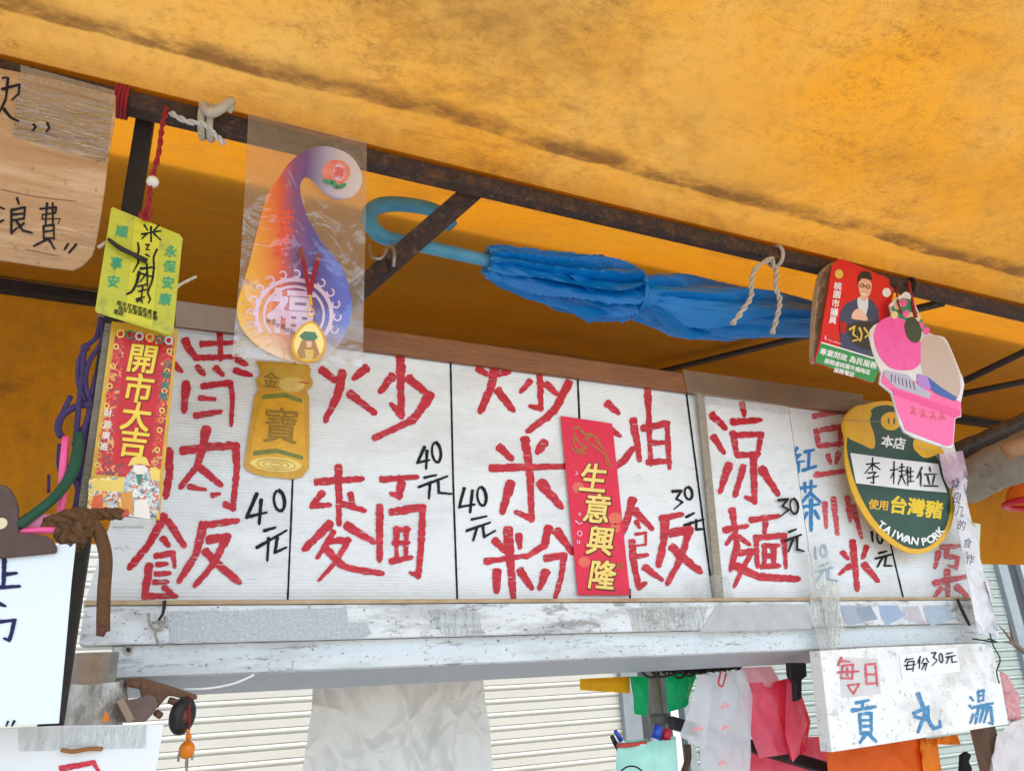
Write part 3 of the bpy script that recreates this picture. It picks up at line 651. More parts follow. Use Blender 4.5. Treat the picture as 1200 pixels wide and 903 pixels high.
# ---- painted steel fascia below the boards
fa = thing('fascia_beam', 'chipped white steel fascia beam under the menu boards', 'fascia', (.85, 0, 1.5))
zt, zm1, zb = P(340, 707, -.03).z, P(340, 750, -.03).z, P(340, 785, -.005).z
m = MB(); m.box(-.075, 1.80, -.030, .03, zm1, zt-.001); part('upper_channel', m, CHAN, fa, bevel=.003)
m = MB(); m.box(-.076, 1.80, -.0325, -.006, zt-.0005, zt+.0055); part('edge_strip', m, RUSTEDGE, fa, bevel=.001)
x0, x1 = P(130, 770, -.012).x, 1.79
m = MB(); m.add([(x, y, z) for x in (x0, x1) for (y, z) in ((-.012, zm1-.001), (-.012, zb), (-.006, zb-.003), (.13, zm1-.001))], [(0, 1, 2, 3), (7, 6, 5, 4), (0, 4, 5, 1), (1, 5, 6, 2), (3, 7, 4, 0), (2, 6, 7, 3)])
part('lower_channel', m, CHAN2, fa)
zu = P(340, 808, .10).z
m = MB(); m.add([(x, y, z) for x in (x0+.01, x1) for (y, z) in ((.0, zb-.001), (.10, zu), (.13, zu), (.13, zb+.03), (.0, zb+.02))], [(0, 1, 2, 3, 4), (9, 8, 7, 6, 5), (0, 5, 6, 1), (1, 6, 7, 2), (2, 7, 8, 3), (4, 9, 5, 0), (3, 8, 9, 4)])
part('underside_plate', m, GREYST, fa)
FP = YP(-.0305)
for pts, mt in (([(196, 716), (300, 715), (304, 750), (200, 752)], FOIL), ([(300, 714), (406, 712), (408, 728), (430, 730), (436, 742), (424, 748), (303, 750)], FOIL), ([(735, 712), (830, 710), (822, 738), (742, 740)], CLEARTAPE),
                ([(840, 709), (945, 708), (952, 736), (820, 740)], mat('grubby_grey_tape', (.36, .37, .37), .5, (.48, .49, .49), 30, .9, bump=.3, bscale=90)), ([(500, 714), (560, 713), (566, 744), (520, 746)], CLEARTAPE)):
    m = MB(); m.poly(pts, FP, .0004, .0006+random.random()*.0003); part('tape', m, mt, fa)
for i, (xa, xb, c) in enumerate(((985, 1002, (.40, .45, .55)), (1004, 1020, (.30, .36, .46)), (1030, 1052, (.36, .46, .62)), (1058, 1076, (.60, .55, .60)), (1082, 1110, (.45, .54, .64)))):
    m = MB(); m.poly([(xa, 709+i % 2*3), (xb, 709), (xb+9, 729-i % 3*4), (xa+9, 733-i % 2*5), (xa+3, 722)], FP, .0004, .0012); part('sticker_remnant', m, mat('faded_sticker_%d' % i, c, .5, tuple(v*1.25 for v in c), 60, .9, alpha=.5, bump=.4), fa)
m = MB(); m.poly([(133, 757), (166, 756), (167, 777), (152, 781), (134, 785)], YP(-.012), .001, .0018); cap = part('end_plate', m, CHAN2, fa, bevel=.0006)
m = MB(); m.ellipse(150.5, 761, 6, 6, YP(-.012), .0046, thick=.003); part('screw', m, STEEL, cap)
m = MB(); m.ellipse(150.5, 761, 3, 3, YP(-.012), .0052); part('screw_socket', m, BLACKPL, cap)
m = MB(); m.tube([P(215, 807, -.0), P(245, 806, -.005), P(275, 800, -.010), P(298, 790, -.014)], .0016, 6); part('wire', m, WHITEPR, fa, smooth=True)
# hanging shreds of clear packing film on the fascia
for i, pts in enumerate(([(946, 640), (968, 636), (985, 700), (982, 765), (962, 768), (950, 720)], [(960, 690), (978, 680), (990, 735), (975, 762)])):
    m = MB(); m.poly(pts, YP(-.036-.003*i), .0003); part('film_strip', m, CLEARTAPE, fa)

# ---- grey pipe post under the left end of the fascia
PX = P(108, 800, -.03).x
pp = thing('pipe_post', 'dirty grey pipe post wrapped in tape at the left end of the fascia', 'post', (PX, -.01, 0))
m = MB(); m.tube([(PX, -.005, 0), (PX, -.005, 1.552)], .029, 28, 1); part('pipe', m, mat('weathered_grey_pipe', (.62, .61, .57), .38, (.36, .34, .30), 30, .9, bump=.3, bscale=90, metal=.6), pp, smooth=True)
m = MB(); q = []
for j in range(15):
    z = 1.440+.072*j/14
    for i in range(26):
        a = 2*math.pi*i/26; rr = .033+.006*mnoise.noise(Vector((math.cos(a)*2, math.sin(a)*2, z*40)))+.004*mnoise.noise(Vector((a*3+z*30, z*50, 0)))
        rr += .012*max(0, math.cos(a+.3))**4
        q.append(Vector((PX+rr*math.cos(a), -.005+rr*math.sin(a), z+.004*mnoise.noise(Vector((a, z*9, 2))))))
m.add(q, [(j*26+i, j*26+(i+1) % 26, (j+1)*26+(i+1) % 26, (j+1)*26+i) for j in range(14) for i in range(26)])
part('tape_wrap', m, mat('dirty_tape_wrap', (.62, .60, .55), .35, (.16, .14, .12), 45, .9, bump=1, bscale=110, metal=.35, stretch=(1, 1, .6)), pp, smooth=True)

# ================================================================== HANGING AND STUCK-ON THINGS
# ---- cardboard notice, top left
CY = YP(-.215)
cb = thing('cardboard_notice', 'torn brown cardboard notice with black handwriting, top left under the beam', 'notice', CY.at(40, 310))
m = MB(); m.poly([(-130, 60), (0, 80), (60, 92), (136, 112), (135, 138), (128, 180), (123, 221), (117, 262), (113, 285), (108, 300), (97, 311), (86, 316), (60, 313), (0, 304), (-140, 290)], CY, .004); part('card', m, CARDB, cb, bevel=.0008)
z1 = zm(0, 60, 3.01)
for lst in ([(3, [(10, 95), (22, 92)]), (3.6, [(8, 134), (68, 118), (66, 150), (42, 172)]), (3.6, [(28, 96), (20, 168), (-4, 218)]), (4, [(14, 204), (36, 232), (62, 246)])],
            [(3.4, [(118, 258), (126, 268), (114, 280)]), (3.4, [(166, 254), (174, 268), (164, 284)])],
            [(3, [(-6, 548), (14, 556)]), (3, [(-6, 604), (12, 596)]), (3.2, [(60, 518), (66, 538)]), (3.4, [(40, 560), (40, 642), (58, 624)]), (3.2, [(40, 560), (88, 550), (84, 592)]), (3, [(45, 576), (80, 572)]), (3, [(45, 596), (80, 590)]), (3.4, [(60, 602), (80, 632), (112, 640)]), (3, [(84, 606), (66, 622)])],
            [(2.8, [(142, 556), (198, 550), (196, 570), (150, 576), (148, 592), (212, 590), (204, 610)]), (2.8, [(166, 536), (160, 616)]), (2.8, [(186, 536), (186, 616)]), (2.8, [(154, 616), (154, 662)]), (2.8, [(154, 616), (190, 612), (190, 662)]), (2.6, [(155, 636), (188, 632)]), (2.6, [(155, 660), (190, 658)]), (3, [(165, 664), (120, 686)]), (3, [(172, 662), (192, 696)])],
            [(3.2, [(240, 680), (228, 698)]), (3.4, [(268, 682), (244, 710)])]):
    char(cb, z1, lst, 3, CY, INK, 'handwriting', .1)
m = MB(); m.strokes(lambda x, y: (x, y), [(1.2, [(20, 150), (60, 158), (98, 164), (122, 176)]), (1, [(2, 222), (40, 230), (90, 236)]), (1.4, [(112, 190), (122, 186), (128, 180)]), (1, [(30, 292), (70, 300)])], 1.2, CY, .0007, .3); part('crease', m, mat('crease_brown', (.20, .11, .055), .7), cb, kind='stuff')
m = MB(); m.poly([(24, 76), (134, 106), (134, 122), (24, 92)], YP(-.222), .0004); part('film_strip', m, CLEARTAPE, cb)
m = MB(); m.poly([(20, 96), (133, 122), (124, 190), (15, 160)], CY, .0003, .0009); part('glossy_tape', m, film('shiny_tape_film', .45, (.97, .96, .95), .1, 45, 1.0, (.5, 1, 3), .04), cb)

# ---- red string wound on the beam, beside the notice
rs = thing('red_string_wrap', 'red string wound several times round the beam beside the cardboard', 'string', P(145, 105, YB))
for i in range(4):
    x = P(138+4.6*i, 105, YB).x; m = MB()
    m.tube([(x+.001*math.sin(a), YB+.021*(1.12 if abs(math.sin(2*a)) > .7 else 1)*math.cos(a)*1.05, BZ+.0215*math.sin(a)*1.05) for a in [2*math.pi*k/16 for k in range(17)]], .0026, 6, 2)
    part('winding', m, REDCORD, rs, smooth=True)
# ---- white rope knot on the beam
wk = thing('rope_knot', 'dirty white rope knotted round the beam with a loose twisted end', 'rope', P(245, 135, YB-.02))
m = MB(); x = P(243, 130, YB).x
for dx in (-.004, .008):
    m.tube([(x+dx+.004*math.cos(a), YB+.024*math.cos(a), BZ+.026*math.sin(a)) for a in [2*math.pi*k/14 for k in range(15)]], .0055, 8, 2)
part('loop', m, OFFROPE, wk, smooth=True, kind='stuff')
m = MB(); m.tube([P(236, 122, -.21), P(246, 132, -.222), P(258, 128, -.228), P(272, 118, -.222), P(268, 132, -.21)], [.005, .008, .0075, .006, .005], 8, 5); part('knot', m, OFFROPE, wk, smooth=True)
m = MB(); m.twist([P(200, 132, -.212), P(218, 142, -.222), P(240, 146, -.226), P(252, 158, -.224), P(263, 168, -.222)], .0042, 4); part('loose_end', m, mat('grey_twine', (.42, .42, .42), .8, (.62, .6, .56), 200, .9, bump=.6, bscale=400), wk, smooth=True, kind='stuff')

# ---- yellow talisman card on a red string
TY = turned(165, 320, -.235, 0, 0)
tl = thing('talisman_card', 'yellow paper talisman card with black script and green side characters', 'talisman', TY.at(160, 380))
YEL = mat('yellow_card', (.50, .50, .04), .45, (.40, .42, .03), 22, .9, bump=.4, bscale=70, grime=[((.26, .26, .06), 40, .6, .06, .6, None)])
ty = lambda x, y: (90+x/5.31, 230+y/5.31)
m = MB(); m.poly(zl(ty, [(222, 66), (640, 236), (660, 262), (655, 300), (600, 850), (588, 862), (560, 858), (125, 722), (112, 706), (116, 690), (205, 130), (212, 76)]), TY, .002); part('card', m, YEL, tl, bevel=.0005)
m = MB(); m.poly(zl(ty, [(362, 126), (524, 190), (470, 812), (300, 764)]), TY, .0003, .0006); part('centre_panel', m, mat('bright_yellow', (.60, .56, .025), .45, (.52, .49, .025), 40, .8, grime=[((.3, .28, .05), 50, .62, .05, .5, None)]), tl)
m = MB(); m.strokes(ty, [(2.6, [(420, 180), (440, 210)]), (2.6, [(510, 180), (480, 215)]), (2.6, [(405, 235), (520, 215)]), (2.8, [(462, 190), (462, 280)]), (2.4, [(440, 230), (405, 262)]), (2.4, [(480, 232), (520, 270)]),
     (2.6, [(380, 290), (386, 330), (378, 372), (384, 410), (350, 470)]), (2.6, [(498, 330), (478, 380), (480, 440), (470, 520), (440, 600), (458, 640), (446, 662)]), (2.2, [(430, 300), (450, 300), (432, 330), (452, 332)]),
     (2.2, [(430, 360), (450, 372)]), (2.8, [(396, 450), (470, 440)]), (2.6, [(436, 420), (440, 560)]), (2.4, [(400, 480), (470, 500)]), (2.4, [(440, 470), (395, 530)]), (3.4, [(388, 470), (372, 540), (345, 590), (315, 606)]),
     (2.2, [(380, 560), (440, 545)]), (2.2, [(385, 590), (440, 578)]), (2.4, [(410, 560), (400, 650)]), (2.2, [(370, 640), (420, 625)]), (2.2, [(375, 655), (400, 632), (408, 662)])], 2.4, TY, .0010, .12)
part('black_script', m, INK, tl, kind='stuff')
GRN = mat('green_ink', (.015, .25, .13), .5, (.03, .36, .2), 90, .8)
for i, (ch, x, y) in enumerate((('順', 280, 218), ('事', 246, 415), ('安', 228, 528), ('永', 586, 340), ('保', 578, 435), ('安', 568, 535), ('康', 550, 638))):
    m = MB(); m.text(ch, *ty(x, y), 15, TY, .0009, 8, .02); part('green_lettering', m, GRN, tl)
for i, (tx, x, y, h) in enumerate((('南天宮管理委員會', 375, 695, 6.2), ('地址苗栗縣南庄鄉', 380, 726, 6), ('電話', 260, 722, 6))):
    m = MB(); m.text(tx, *ty(x, y), h, TY, .0009, 15.5, .015); part('small_print', m, INK, tl)
m = MB(); m.tube([TY.at(127, 280, .004), TY.at(140, 290, .008), TY.at(158, 299, .009), TY.at(172, 306, .005)], [.0022, .0034, .0034, .004], 8); part('wire_clip', m, DARKIRON, tl, smooth=True)
m = MB(); m.tube([TY.at(204, 340, -.004), TY.at(212, 333, -.003), TY.at(230, 324, -.004)], .0022, 6); part('white_twig', m, OFFROPE, tl, smooth=True)
m = MB(); m.tube([TY.at(115, 290, -.004), TY.at(128, 282, -.006)], .0024, 6, 1); part('cotton_end', m, OFFROPE, tl, smooth=True)
sg = part('hanging_string', MB().twist([P(196, 126, -.2), P(190, 150, -.232), P(186, 180, -.236), P(177, 214, -.236), P(174, 240, -.236), P(167, 262, -.232)], .0036, 7), REDCORD, tl, smooth=True, kind='stuff')
m = MB(); m.ball(P(179, 213, -.238), .0085, 12); part('bead', m, mat('milky_bead', (.72, .70, .64), .3, (.6, .58, .5), 90, .6), tl, smooth=True)
m = MB(); m.tube([P(170, 245, -.24), P(164, 252, -.243), P(172, 258, -.242), P(178, 248, -.242)], .002, 6); part('knot', m, REDCORD, tl, smooth=True)

# ---- red and gold almanac
AY = YP(-.20)
al = thing('wall_almanac', 'thick red and gold almanac with four gold characters, hanging left of the boards', 'almanac', AY.at(140, 605))
az = zm(90, 370, 3.613)
m = MB(); m.poly([(131, 376), (209, 386), (187, 609), (101, 597)], AY, .004); part('cover', m, mat('gold_border_print', (.62, .38, .04), .4, (.52, .30, .02), 60, .8), al, bevel=.0006)
m = MB(); m.poly([(123, 378), (206, 388), (184, 607), (91, 597)], YP(-.1955), .012); part('pages', m, mat('page_edges', (.24, .22, .17), .8, (.14, .13, .10), 150, .9, wave=('Z', 55, 1.0)), al)
RED = mat('glossy_red_print', srgb(196, 20, 24), .35, srgb(176, 10, 18), 20, .6)
m = MB(); m.flat(zl(az, [(165, 60), (415, 95), (350, 690), (80, 670)]), AY, .0005); part('red_field', m, jumble('patterned_red_border', [srgb(190, 24, 28), srgb(200, 34, 34), srgb(170, 16, 24), srgb(206, 60, 50), srgb(184, 20, 30), srgb(222, 150, 90), srgb(190, 24, 28), srgb(120, 60, 60)], 230), al)
m = MB(); m.flat(zl(az, [(205, 105), (362, 128), (312, 640), (150, 615)]), AY, .0008); part('red_panel', m, RED, al)
for ch, x, y in (('開', 278, 182), ('市', 262, 305), ('大', 252, 425), ('吉', 242, 535)):
    m = MB(); m.text(ch, *az(x, y), 36, AY, .0016, 6, .022, 1, .1); part('gold_lettering', m, mat('gold_letter', (.80, .62, .06), .4, (.70, .48, .04), 60, .8), al)
    m = MB(); m.text(ch, *az(x+3, y+3), 37, AY, .0011, 6, .045, 1, .1); part('letter_shadow', m, mat('letter_outline', (.25, .02, .01), .5), al)
PRC = [mat('print_%d' % i, c, .5) for i, c in enumerate(((.75, .55, .12), (.75, .70, .62), (.05, .20, .16), (.70, .12, .04), (.55, .62, .66), (.65, .28, .05)))]
for i, (x, y) in enumerate(((185, 75), (225, 80), (265, 86), (310, 92), (352, 98), (390, 104))):
    m = MB(); m.ring(*az(x, y), 4.2, 4.2, 2, AY, .0011, n=14); part('border_ornament', m, PRC[(i*2) % 6], al)
for i in range(13):
    for sgn in (0, 1):
        t = i/12; x = (166-80*t) if sgn == 0 else (392-62*t); y = (130+500*t) if sgn == 0 else (150+500*t)
        m = MB(); m.ring(*az(x, y), 2.8, 2.8, 1.5, AY, .0011, n=10); part('border_ornament', m, PRC[(0, 3, 0, 5)[i % 4]], al)
for ch, x, y in (('財', 132, 410), ('源', 128, 460), ('廣', 124, 505), ('進', 116, 552)): m = MB(); m.text(ch, *az(x, y), 10, AY, .0014, 6, .02); part('side_lettering', m, PRC[1], al)
for ch, x, y in (('生', 386, 205), ('意', 380, 250), ('興', 374, 295), ('隆', 368, 340)): m = MB(); m.text(ch, *az(x, y), 10, AY, .0014, 6, .02); part('side_lettering', m, PRC[2], al)
# printed figure of an old bearded deity at the foot, as plain colour shapes
m = MB(); m.flat(zl(az, [(52, 690), (160, 680), (345, 700), (345, 855), (45, 815)]), AY, .0010); part('printed_scene', m, jumble('almanac_scene_print', [srgb(222, 180, 50), srgb(226, 190, 80), srgb(196, 60, 40), srgb(236, 214, 140), srgb(120, 150, 160), srgb(214, 120, 50), srgb(225, 215, 190)], 210), al)
PRC[4] = jumble('robe_print', [srgb(206, 206, 200), srgb(150, 170, 180), srgb(228, 226, 214), srgb(206, 110, 60), srgb(180, 190, 190), srgb(90, 110, 120)], 260)
for pts, c, o in (([(200, 690), (240, 640), (300, 640), (345, 700), (355, 800), (330, 860), (200, 845)], 4, .0011), ([(215, 635), (235, 600), (265, 590), (295, 600), (310, 635), (265, 625)], 0, .0013), ([(240, 630), (290, 632), (288, 665), (262, 675), (242, 660)], 1, .0014),
                  ([(250, 670), (280, 670), (270, 715), (258, 710)], 2, .0016), ([(60, 700), (200, 690), (200, 745), (70, 740)], 0, .0011), ([(70, 760), (110, 755), (110, 820), (60, 815)], 3, .0012), ([(125, 755), (170, 750), (175, 830), (130, 825)], 4, .0012), ([(185, 750), (235, 740), (240, 840), (190, 830)], 5, .0013), ([(310, 640), (355, 650), (350, 700), (315, 690)], 0, .0013), ([(245, 780), (300, 775), (310, 860), (240, 850)], 1, .0014)):
    m = MB(); m.flat(zl(az, pts), AY, o); part('printed_figure', m, PRC[c], al)

# ---- clear bag with the gourd-shaped card inside
BYP = YP(-.205)
bgp = film('clear_plastic_bag', .17, (.98, .98, .97), .1, 14, 1.0, (1, 1, .7), .035)
bag = thing('clear_bag', 'clear plastic bag hanging from the beam, with the gourd-shaped card inside', 'plastic bag', P(350, 430, -.21))
m = MB(); m.loft([(291, 134), (287, 220), (281, 320), (272, 418)], [(430, 166), (429, 240), (427, 330), (425, 430)], -.218, 22, 34, .007, 22, 2); part('front_film', m, bgp, bag, smooth=True)
m = MB(); m.loft([(291, 134), (287, 220), (281, 320), (272, 418)], [(430, 166), (429, 240), (427, 330), (425, 430)], -.197, 22, 34, .006, 22, 5); part('back_film', m, film('bag_back_film', .26, (.86, .80, .74), .14, 14, 1.0, (1, 1, .7), .10), bag, smooth=True)
GY = YP(-.204)
def gourd_mat():
    mm = bpy.data.materials.new('gourd_gradient_print'); mm.use_nodes = True; t = mm.node_tree; N = t.nodes; L = t.links; b = N['Principled BSDF']; b.inputs['Roughness'].default_value = .35
    g_ = N.new('ShaderNodeNewGeometry'); sx = N.new('ShaderNodeSeparateXYZ'); L.new(g_.outputs['Position'], sx.inputs[0])
    a, c = P(283, 330, -.204), P(412, 330, -.204)
    mr = N.new('ShaderNodeMapRange'); mr.inputs[1].default_value = a.x; mr.inputs[2].default_value = c.x; L.new(sx.outputs[0], mr.inputs[0])
    # the print leans: shift by height
    zz = N.new('ShaderNodeMapRange'); zz.inputs[1].default_value = P(340, 400, -.204).z; zz.inputs[2].default_value = P(340, 185, -.204).z; zz.inputs[3].default_value = -.08; zz.inputs[4].default_value = .08
    L.new(sx.outputs[2], zz.inputs[0]); ad = N.new('ShaderNodeMath'); L.new(mr.outputs[0], ad.inputs[0]); L.new(zz.outputs[0], ad.inputs[1])
    nz = N.new('ShaderNodeTexNoise'); nz.inputs['Scale'].default_value = 14; L.new(g_.outputs['Position'], nz.inputs['Vector'])
    nm = N.new('ShaderNodeMath'); nm.operation = 'MULTIPLY_ADD'; nm.inputs[1].default_value = .25; L.new(nz.outputs[0], nm.inputs[0]); L.new(ad.outputs[0], nm.inputs[2])
    rp = N.new('ShaderNodeValToRGB'); e = rp.color_ramp.elements
    cols = [(.10, srgb(236, 178, 30)), (.30, srgb(234, 140, 34)), (.46, srgb(226, 80, 44)), (.58, srgb(126, 60, 126)), (.78, srgb(62, 50, 146)), (1.0, srgb(66, 92, 196))]
    e[0].position = cols[0][0]; e[0].color = (*cols[0][1], 1); e[1].position = 1; e[1].color = (*cols[-1][1], 1)
    for p_, c_ in cols[1:-1]: k = e.new(p_); k.color = (*c_, 1)
    L.new(nm.outputs[0], rp.inputs[0])
    # pale foot
    ft = N.new('ShaderNodeMapRange'); ft.inputs[1].default_value = P(340, 420, -.204).z; ft.inputs[2].default_value = P(340, 370, -.204).z; ft.inputs[3].default_value = .85; ft.inputs[4].default_value = 0
    L.new(sx.outputs[2], ft.inputs[0]); mx = N.new('ShaderNodeMix'); mx.data_type = 'RGBA'; L.new(ft.outputs[0], mx.inputs[0]); L.new(rp.outputs[0], mx.inputs[6]); mx.inputs[7].default_value = (*srgb(240, 216, 170), 1)
    # pale head
    hd = N.new('ShaderNodeMapRange'); hd.inputs[1].default_value = P(395, 205, -.204).x-.05; hd.inputs[2].default_value = P(400, 205, -.204).x; L.new(sx.outputs[0], hd.inputs[0])
    h2 = N.new('ShaderNodeMapRange'); h2.inputs[1].default_value = P(395, 238, -.204).z; h2.inputs[2].default_value = P(395, 228, -.204).z; L.new(sx.outputs[2], h2.inputs[0])
    hm = N.new('ShaderNodeMath'); hm.operation = 'MULTIPLY'; L.new(hd.outputs[0], hm.inputs[0]); L.new(h2.outputs[0], hm.inputs[1])
    mx2 = N.new('ShaderNodeMix'); mx2.data_type = 'RGBA'; L.new(hm.outputs[0], mx2.inputs[0]); L.new(mx.outputs[2], mx2.inputs[6]); mx2.inputs[7].default_value = (*srgb(214, 206, 216), 1)
    L.new(mx2.outputs[2], b.inputs['Base Color'])
    return mm
zg, zh = zm(260, 120, 3.01), zm(270, 280, 5.64)
def smooth_closed(pts, k=4):
    m = len(pts); o = []
    for i in range(m):
        p0, p1, p2, p3 = pts[i-1], pts[i], pts[(i+1) % m], pts[(i+2) % m]
        for j in range(k):
            t = j/k; o.append(tuple(.5*((2*p1[d])+(p2[d]-p0[d])*t+(2*p0[d]-5*p1[d]+4*p2[d]-p3[d])*t*t+(3*p1[d]-p0[d]-3*p2[d]+p3[d])*t**3) for d in (0, 1)))
    return o
gout = zl(zg, [(350, 155), (400, 162), (450, 185), (485, 230), (495, 280), (470, 325), (430, 340), (385, 335), (345, 302), (318, 272), (295, 262), (277, 290), (282, 345), (308, 415), (352, 490), (400, 548), (436, 610), (454, 680)]) + \
       zl(zh, [(800, 480), (770, 600), (710, 710), (630, 785), (520, 825), (380, 800), (240, 740), (130, 660), (62, 560), (45, 450), (70, 340), (125, 160)]) + zl(zg, [(155, 340), (195, 278), (230, 222), (285, 175)])
gd = thing('gourd_card', 'gourd-shaped purple and yellow lucky card inside the clear bag', 'card', P(345, 420, -.204))
m = MB(); m.poly(smooth_closed(gout, 3), GY, .002); part('card', m, gourd_mat(), gd)
LILAC = mat('pale_lilac_print', srgb(226, 196, 224), .4); mc = zh(420, 500)
m = MB(); m.ring(mc[0], mc[1], 44, 41, 4.5, GY, .0006, 150, 395, 50); m.ring(mc[0], mc[1], 35, 33, 3, GY, .0006, 140, 400, 50); part('medallion_ring', m, LILAC, gd, kind='stuff')
for i in range(13):
    a = R(165+i*18); x = mc[0]+51*math.cos(a); y = mc[1]+48*math.sin(a)
    m = MB(); m.ring(x, y, 4.2, 4.2, 2, GY, .0007, math.degrees(a)-40, math.degrees(a)+230, 14); part('cloud_curl', m, LILAC, gd)
m = MB(); m.text('福', mc[0]-4, mc[1]-4, 56, GY, .0007, 4, .03); part('medallion_lettering', m, LILAC, gd)
RO = mat('orange_red_print', srgb(240, 70, 50), .4)
for i, (x, y) in enumerate(((235, 400), (225, 440), (215, 480), (200, 525))):
    m = MB(); m.strokes(zg, [(2.6, [(x-18, y-12), (x+16, y-14)]), (2.6, [(x, y-20), (x-2, y+18)]), (2.4, [(x-14, y+8), (x+18, y+4)]), (2.2, [(x-6, y), (x-20, y+18)]), (2.2, [(x+4, y+2), (x+20, y+18)])], 2.4, GY, .0008); part('red_script', m, RO, gd)
for i in range(3):
    m = MB(); m.text(('祈求', '平安', '順利')[i], *zh(270+i*60, 545+i*30), 6.5, GY, .0010, 8, .0); part('small_print', m, INK, gd)
m = MB(); m.ellipse(394, 202, 16.5, 15, GY, .0007); po = part('peach_print', m, mat('peach_red', srgb(232, 86, 66), .4, srgb(244, 170, 150), 60, .9), gd)
m = MB(); m.ellipse(397, 202, 7, 10, GY, .0010); part('peach_highlight', m, LILAC, gd)
m = MB(); m.text('壽', 397, 202, 14, GY, .0013, 8, .01); part('peach_lettering', m, RO, gd)
for x, y, rr in ((384, 213, 20), (400, 218, -20), (392, 216, 60)):
    m = MB(); m.ellipse(x, y, 6.5, 3, GY, .0011, rr, 12); part('leaf_print', m, GRN, gd)
am = thing('gold_amulet', 'oval gold amulet pendant on red cord over the gourd card', 'amulet', P(362, 424, -.226))
m = MB(); m.tube([P(352, 291, -.210), P(358, 318, -.228), P(363, 345, -.230)], .0034, 8); m.tube([P(374, 299, -.210), P(368, 322, -.228), P(363, 345, -.231)], .0034, 8); part('cord', m, REDCORD, am, smooth=True, kind='stuff')
m = MB(); m.tube([P(363, 343, -.230), P(365, 358, -.230)], .0022, 6, 1); m.ring(364, 366, 4, 5, 1.8, YP(-.231), 0, n=18); part('ring', m, GOLD, am, kind='stuff')
AMP = YP(-.231); m = MB(); m.poly(smooth_closed(zl(zh, [(530, 540), (590, 580), (630, 660), (625, 740), (580, 795), (520, 812), (450, 795), (410, 735), (410, 660), (455, 585)]), 3), AMP, .003); part('disc', m, GOLD, am, bevel=.0006)
m = MB(); m.flat(smooth_closed(zl(zh, [(530, 556), (580, 592), (614, 662), (610, 732), (572, 780), (520, 796), (458, 780), (425, 730), (425, 664), (465, 598)]), 3), AMP, .0005); part('enamel', m, mat('pale_gold_enamel', (.80, .62, .16), .3, (.84, .70, .30), 90, .7), am)
for pts, c in (([(455, 640), (490, 610), (560, 615), (578, 650), (555, 672), (480, 668)], (.08, .19, .11)), ([(470, 670), (560, 672), (590, 760), (560, 790), (460, 785), (440, 750)], (.40, .20, .07)), ([(500, 675), (540, 675), (535, 715), (505, 715)], (.72, .45, .28)), ([(490, 730), (550, 730), (545, 790), (500, 790)], (.62, .42, .10))):
    m = MB(); m.flat(zl(zh, pts), AMP, .0008+.0002*c[0]); part('printed_figure', m, mat('amulet_%d' % int(c[0]*100), c, .4), am)

# ---- gold money-bag sticker on the board
KY = YP(-.004); zk = zm(280, 410, 5.64)
ks = thing('money_bag_sticker', 'gold money-bag shaped sticker on the large menu board', 'sticker', KY.at(325, 558))
kout = zl(zk, [(110, 72), (280, 80), (460, 97), (476, 130), (468, 165), (490, 215), (480, 245), (448, 270), (464, 310), (466, 560), (464, 780), (420, 836), (360, 852), (150, 832), (62, 800), (34, 764), (44, 690), (75, 480), (104, 300), (132, 258), (110, 200), (142, 160), (134, 120)])
m = MB(); m.poly(kout, KY, .0012); part('backing', m, mat('gold_rim', (.66, .37, .045), .4, (.48, .25, .02), 60, .8, metal=.1), ks)
m = MB(); m.flat(zl(zk, [(150, 285), (300, 268), (430, 320), (440, 730), (380, 800), (120, 790), (62, 750), (96, 560)]), KY, .0004); part('bag_print', m, GOLD, ks)
m = MB(); m.flat(zl(zk, [(150, 85), (440, 108), (460, 215), (430, 258), (300, 240), (160, 250), (140, 200), (165, 150)]), KY, .0004); part('neck_print', m, mat('orange_gold', (.55, .30, .03), .4, (.66, .44, .08), 40, .9, metal=.2), ks)
m = MB(); m.flat(zl(zk, [(155, 295), (300, 280), (420, 325), (418, 352), (300, 312), (152, 325)]), KY, .0007); m.flat(zl(zk, [(95, 665), (250, 650), (425, 700), (425, 725), (250, 680), (92, 698)]), KY, .0007); part('green_band', m, mat('green_gold', (.10, .16, .03), .4, (.25, .24, .05), 90, .9), ks, kind='stuff')
m = MB(); m.ellipse(*zk(245, 755), 30, 8.5, KY, .0009, 4); part('base_oval', m, GOLDL, ks)
m = MB()
for e in (.75, .5, .25): m.ring(*zk(245, 757), 30*e, 8.5*e, .8, KY, .0012, n=24, rot=4)
part('coin_lines', m, GOLDD, ks, kind='stuff')
m = MB(); m.text('寶', *zk(277, 498), 44, KY, .0009, 4, .012, 1.0); part('lettering', m, GOLDD, ks)
m = MB(); m.text('金', *zk(212, 195), 20, KY, .0009, 6, .012); part('lettering', m, GOLDD, ks)
m = MB(); m.ellipse(*zk(350, 228), 15, 9, KY, .0006, 0); part('coin_print', m, GOLDL, ks)
m = MB(); m.stroke(zl(zk, [(400, 212), (462, 218)]), 1.6, KY, .001); part('red_mark', m, REDP, ks)

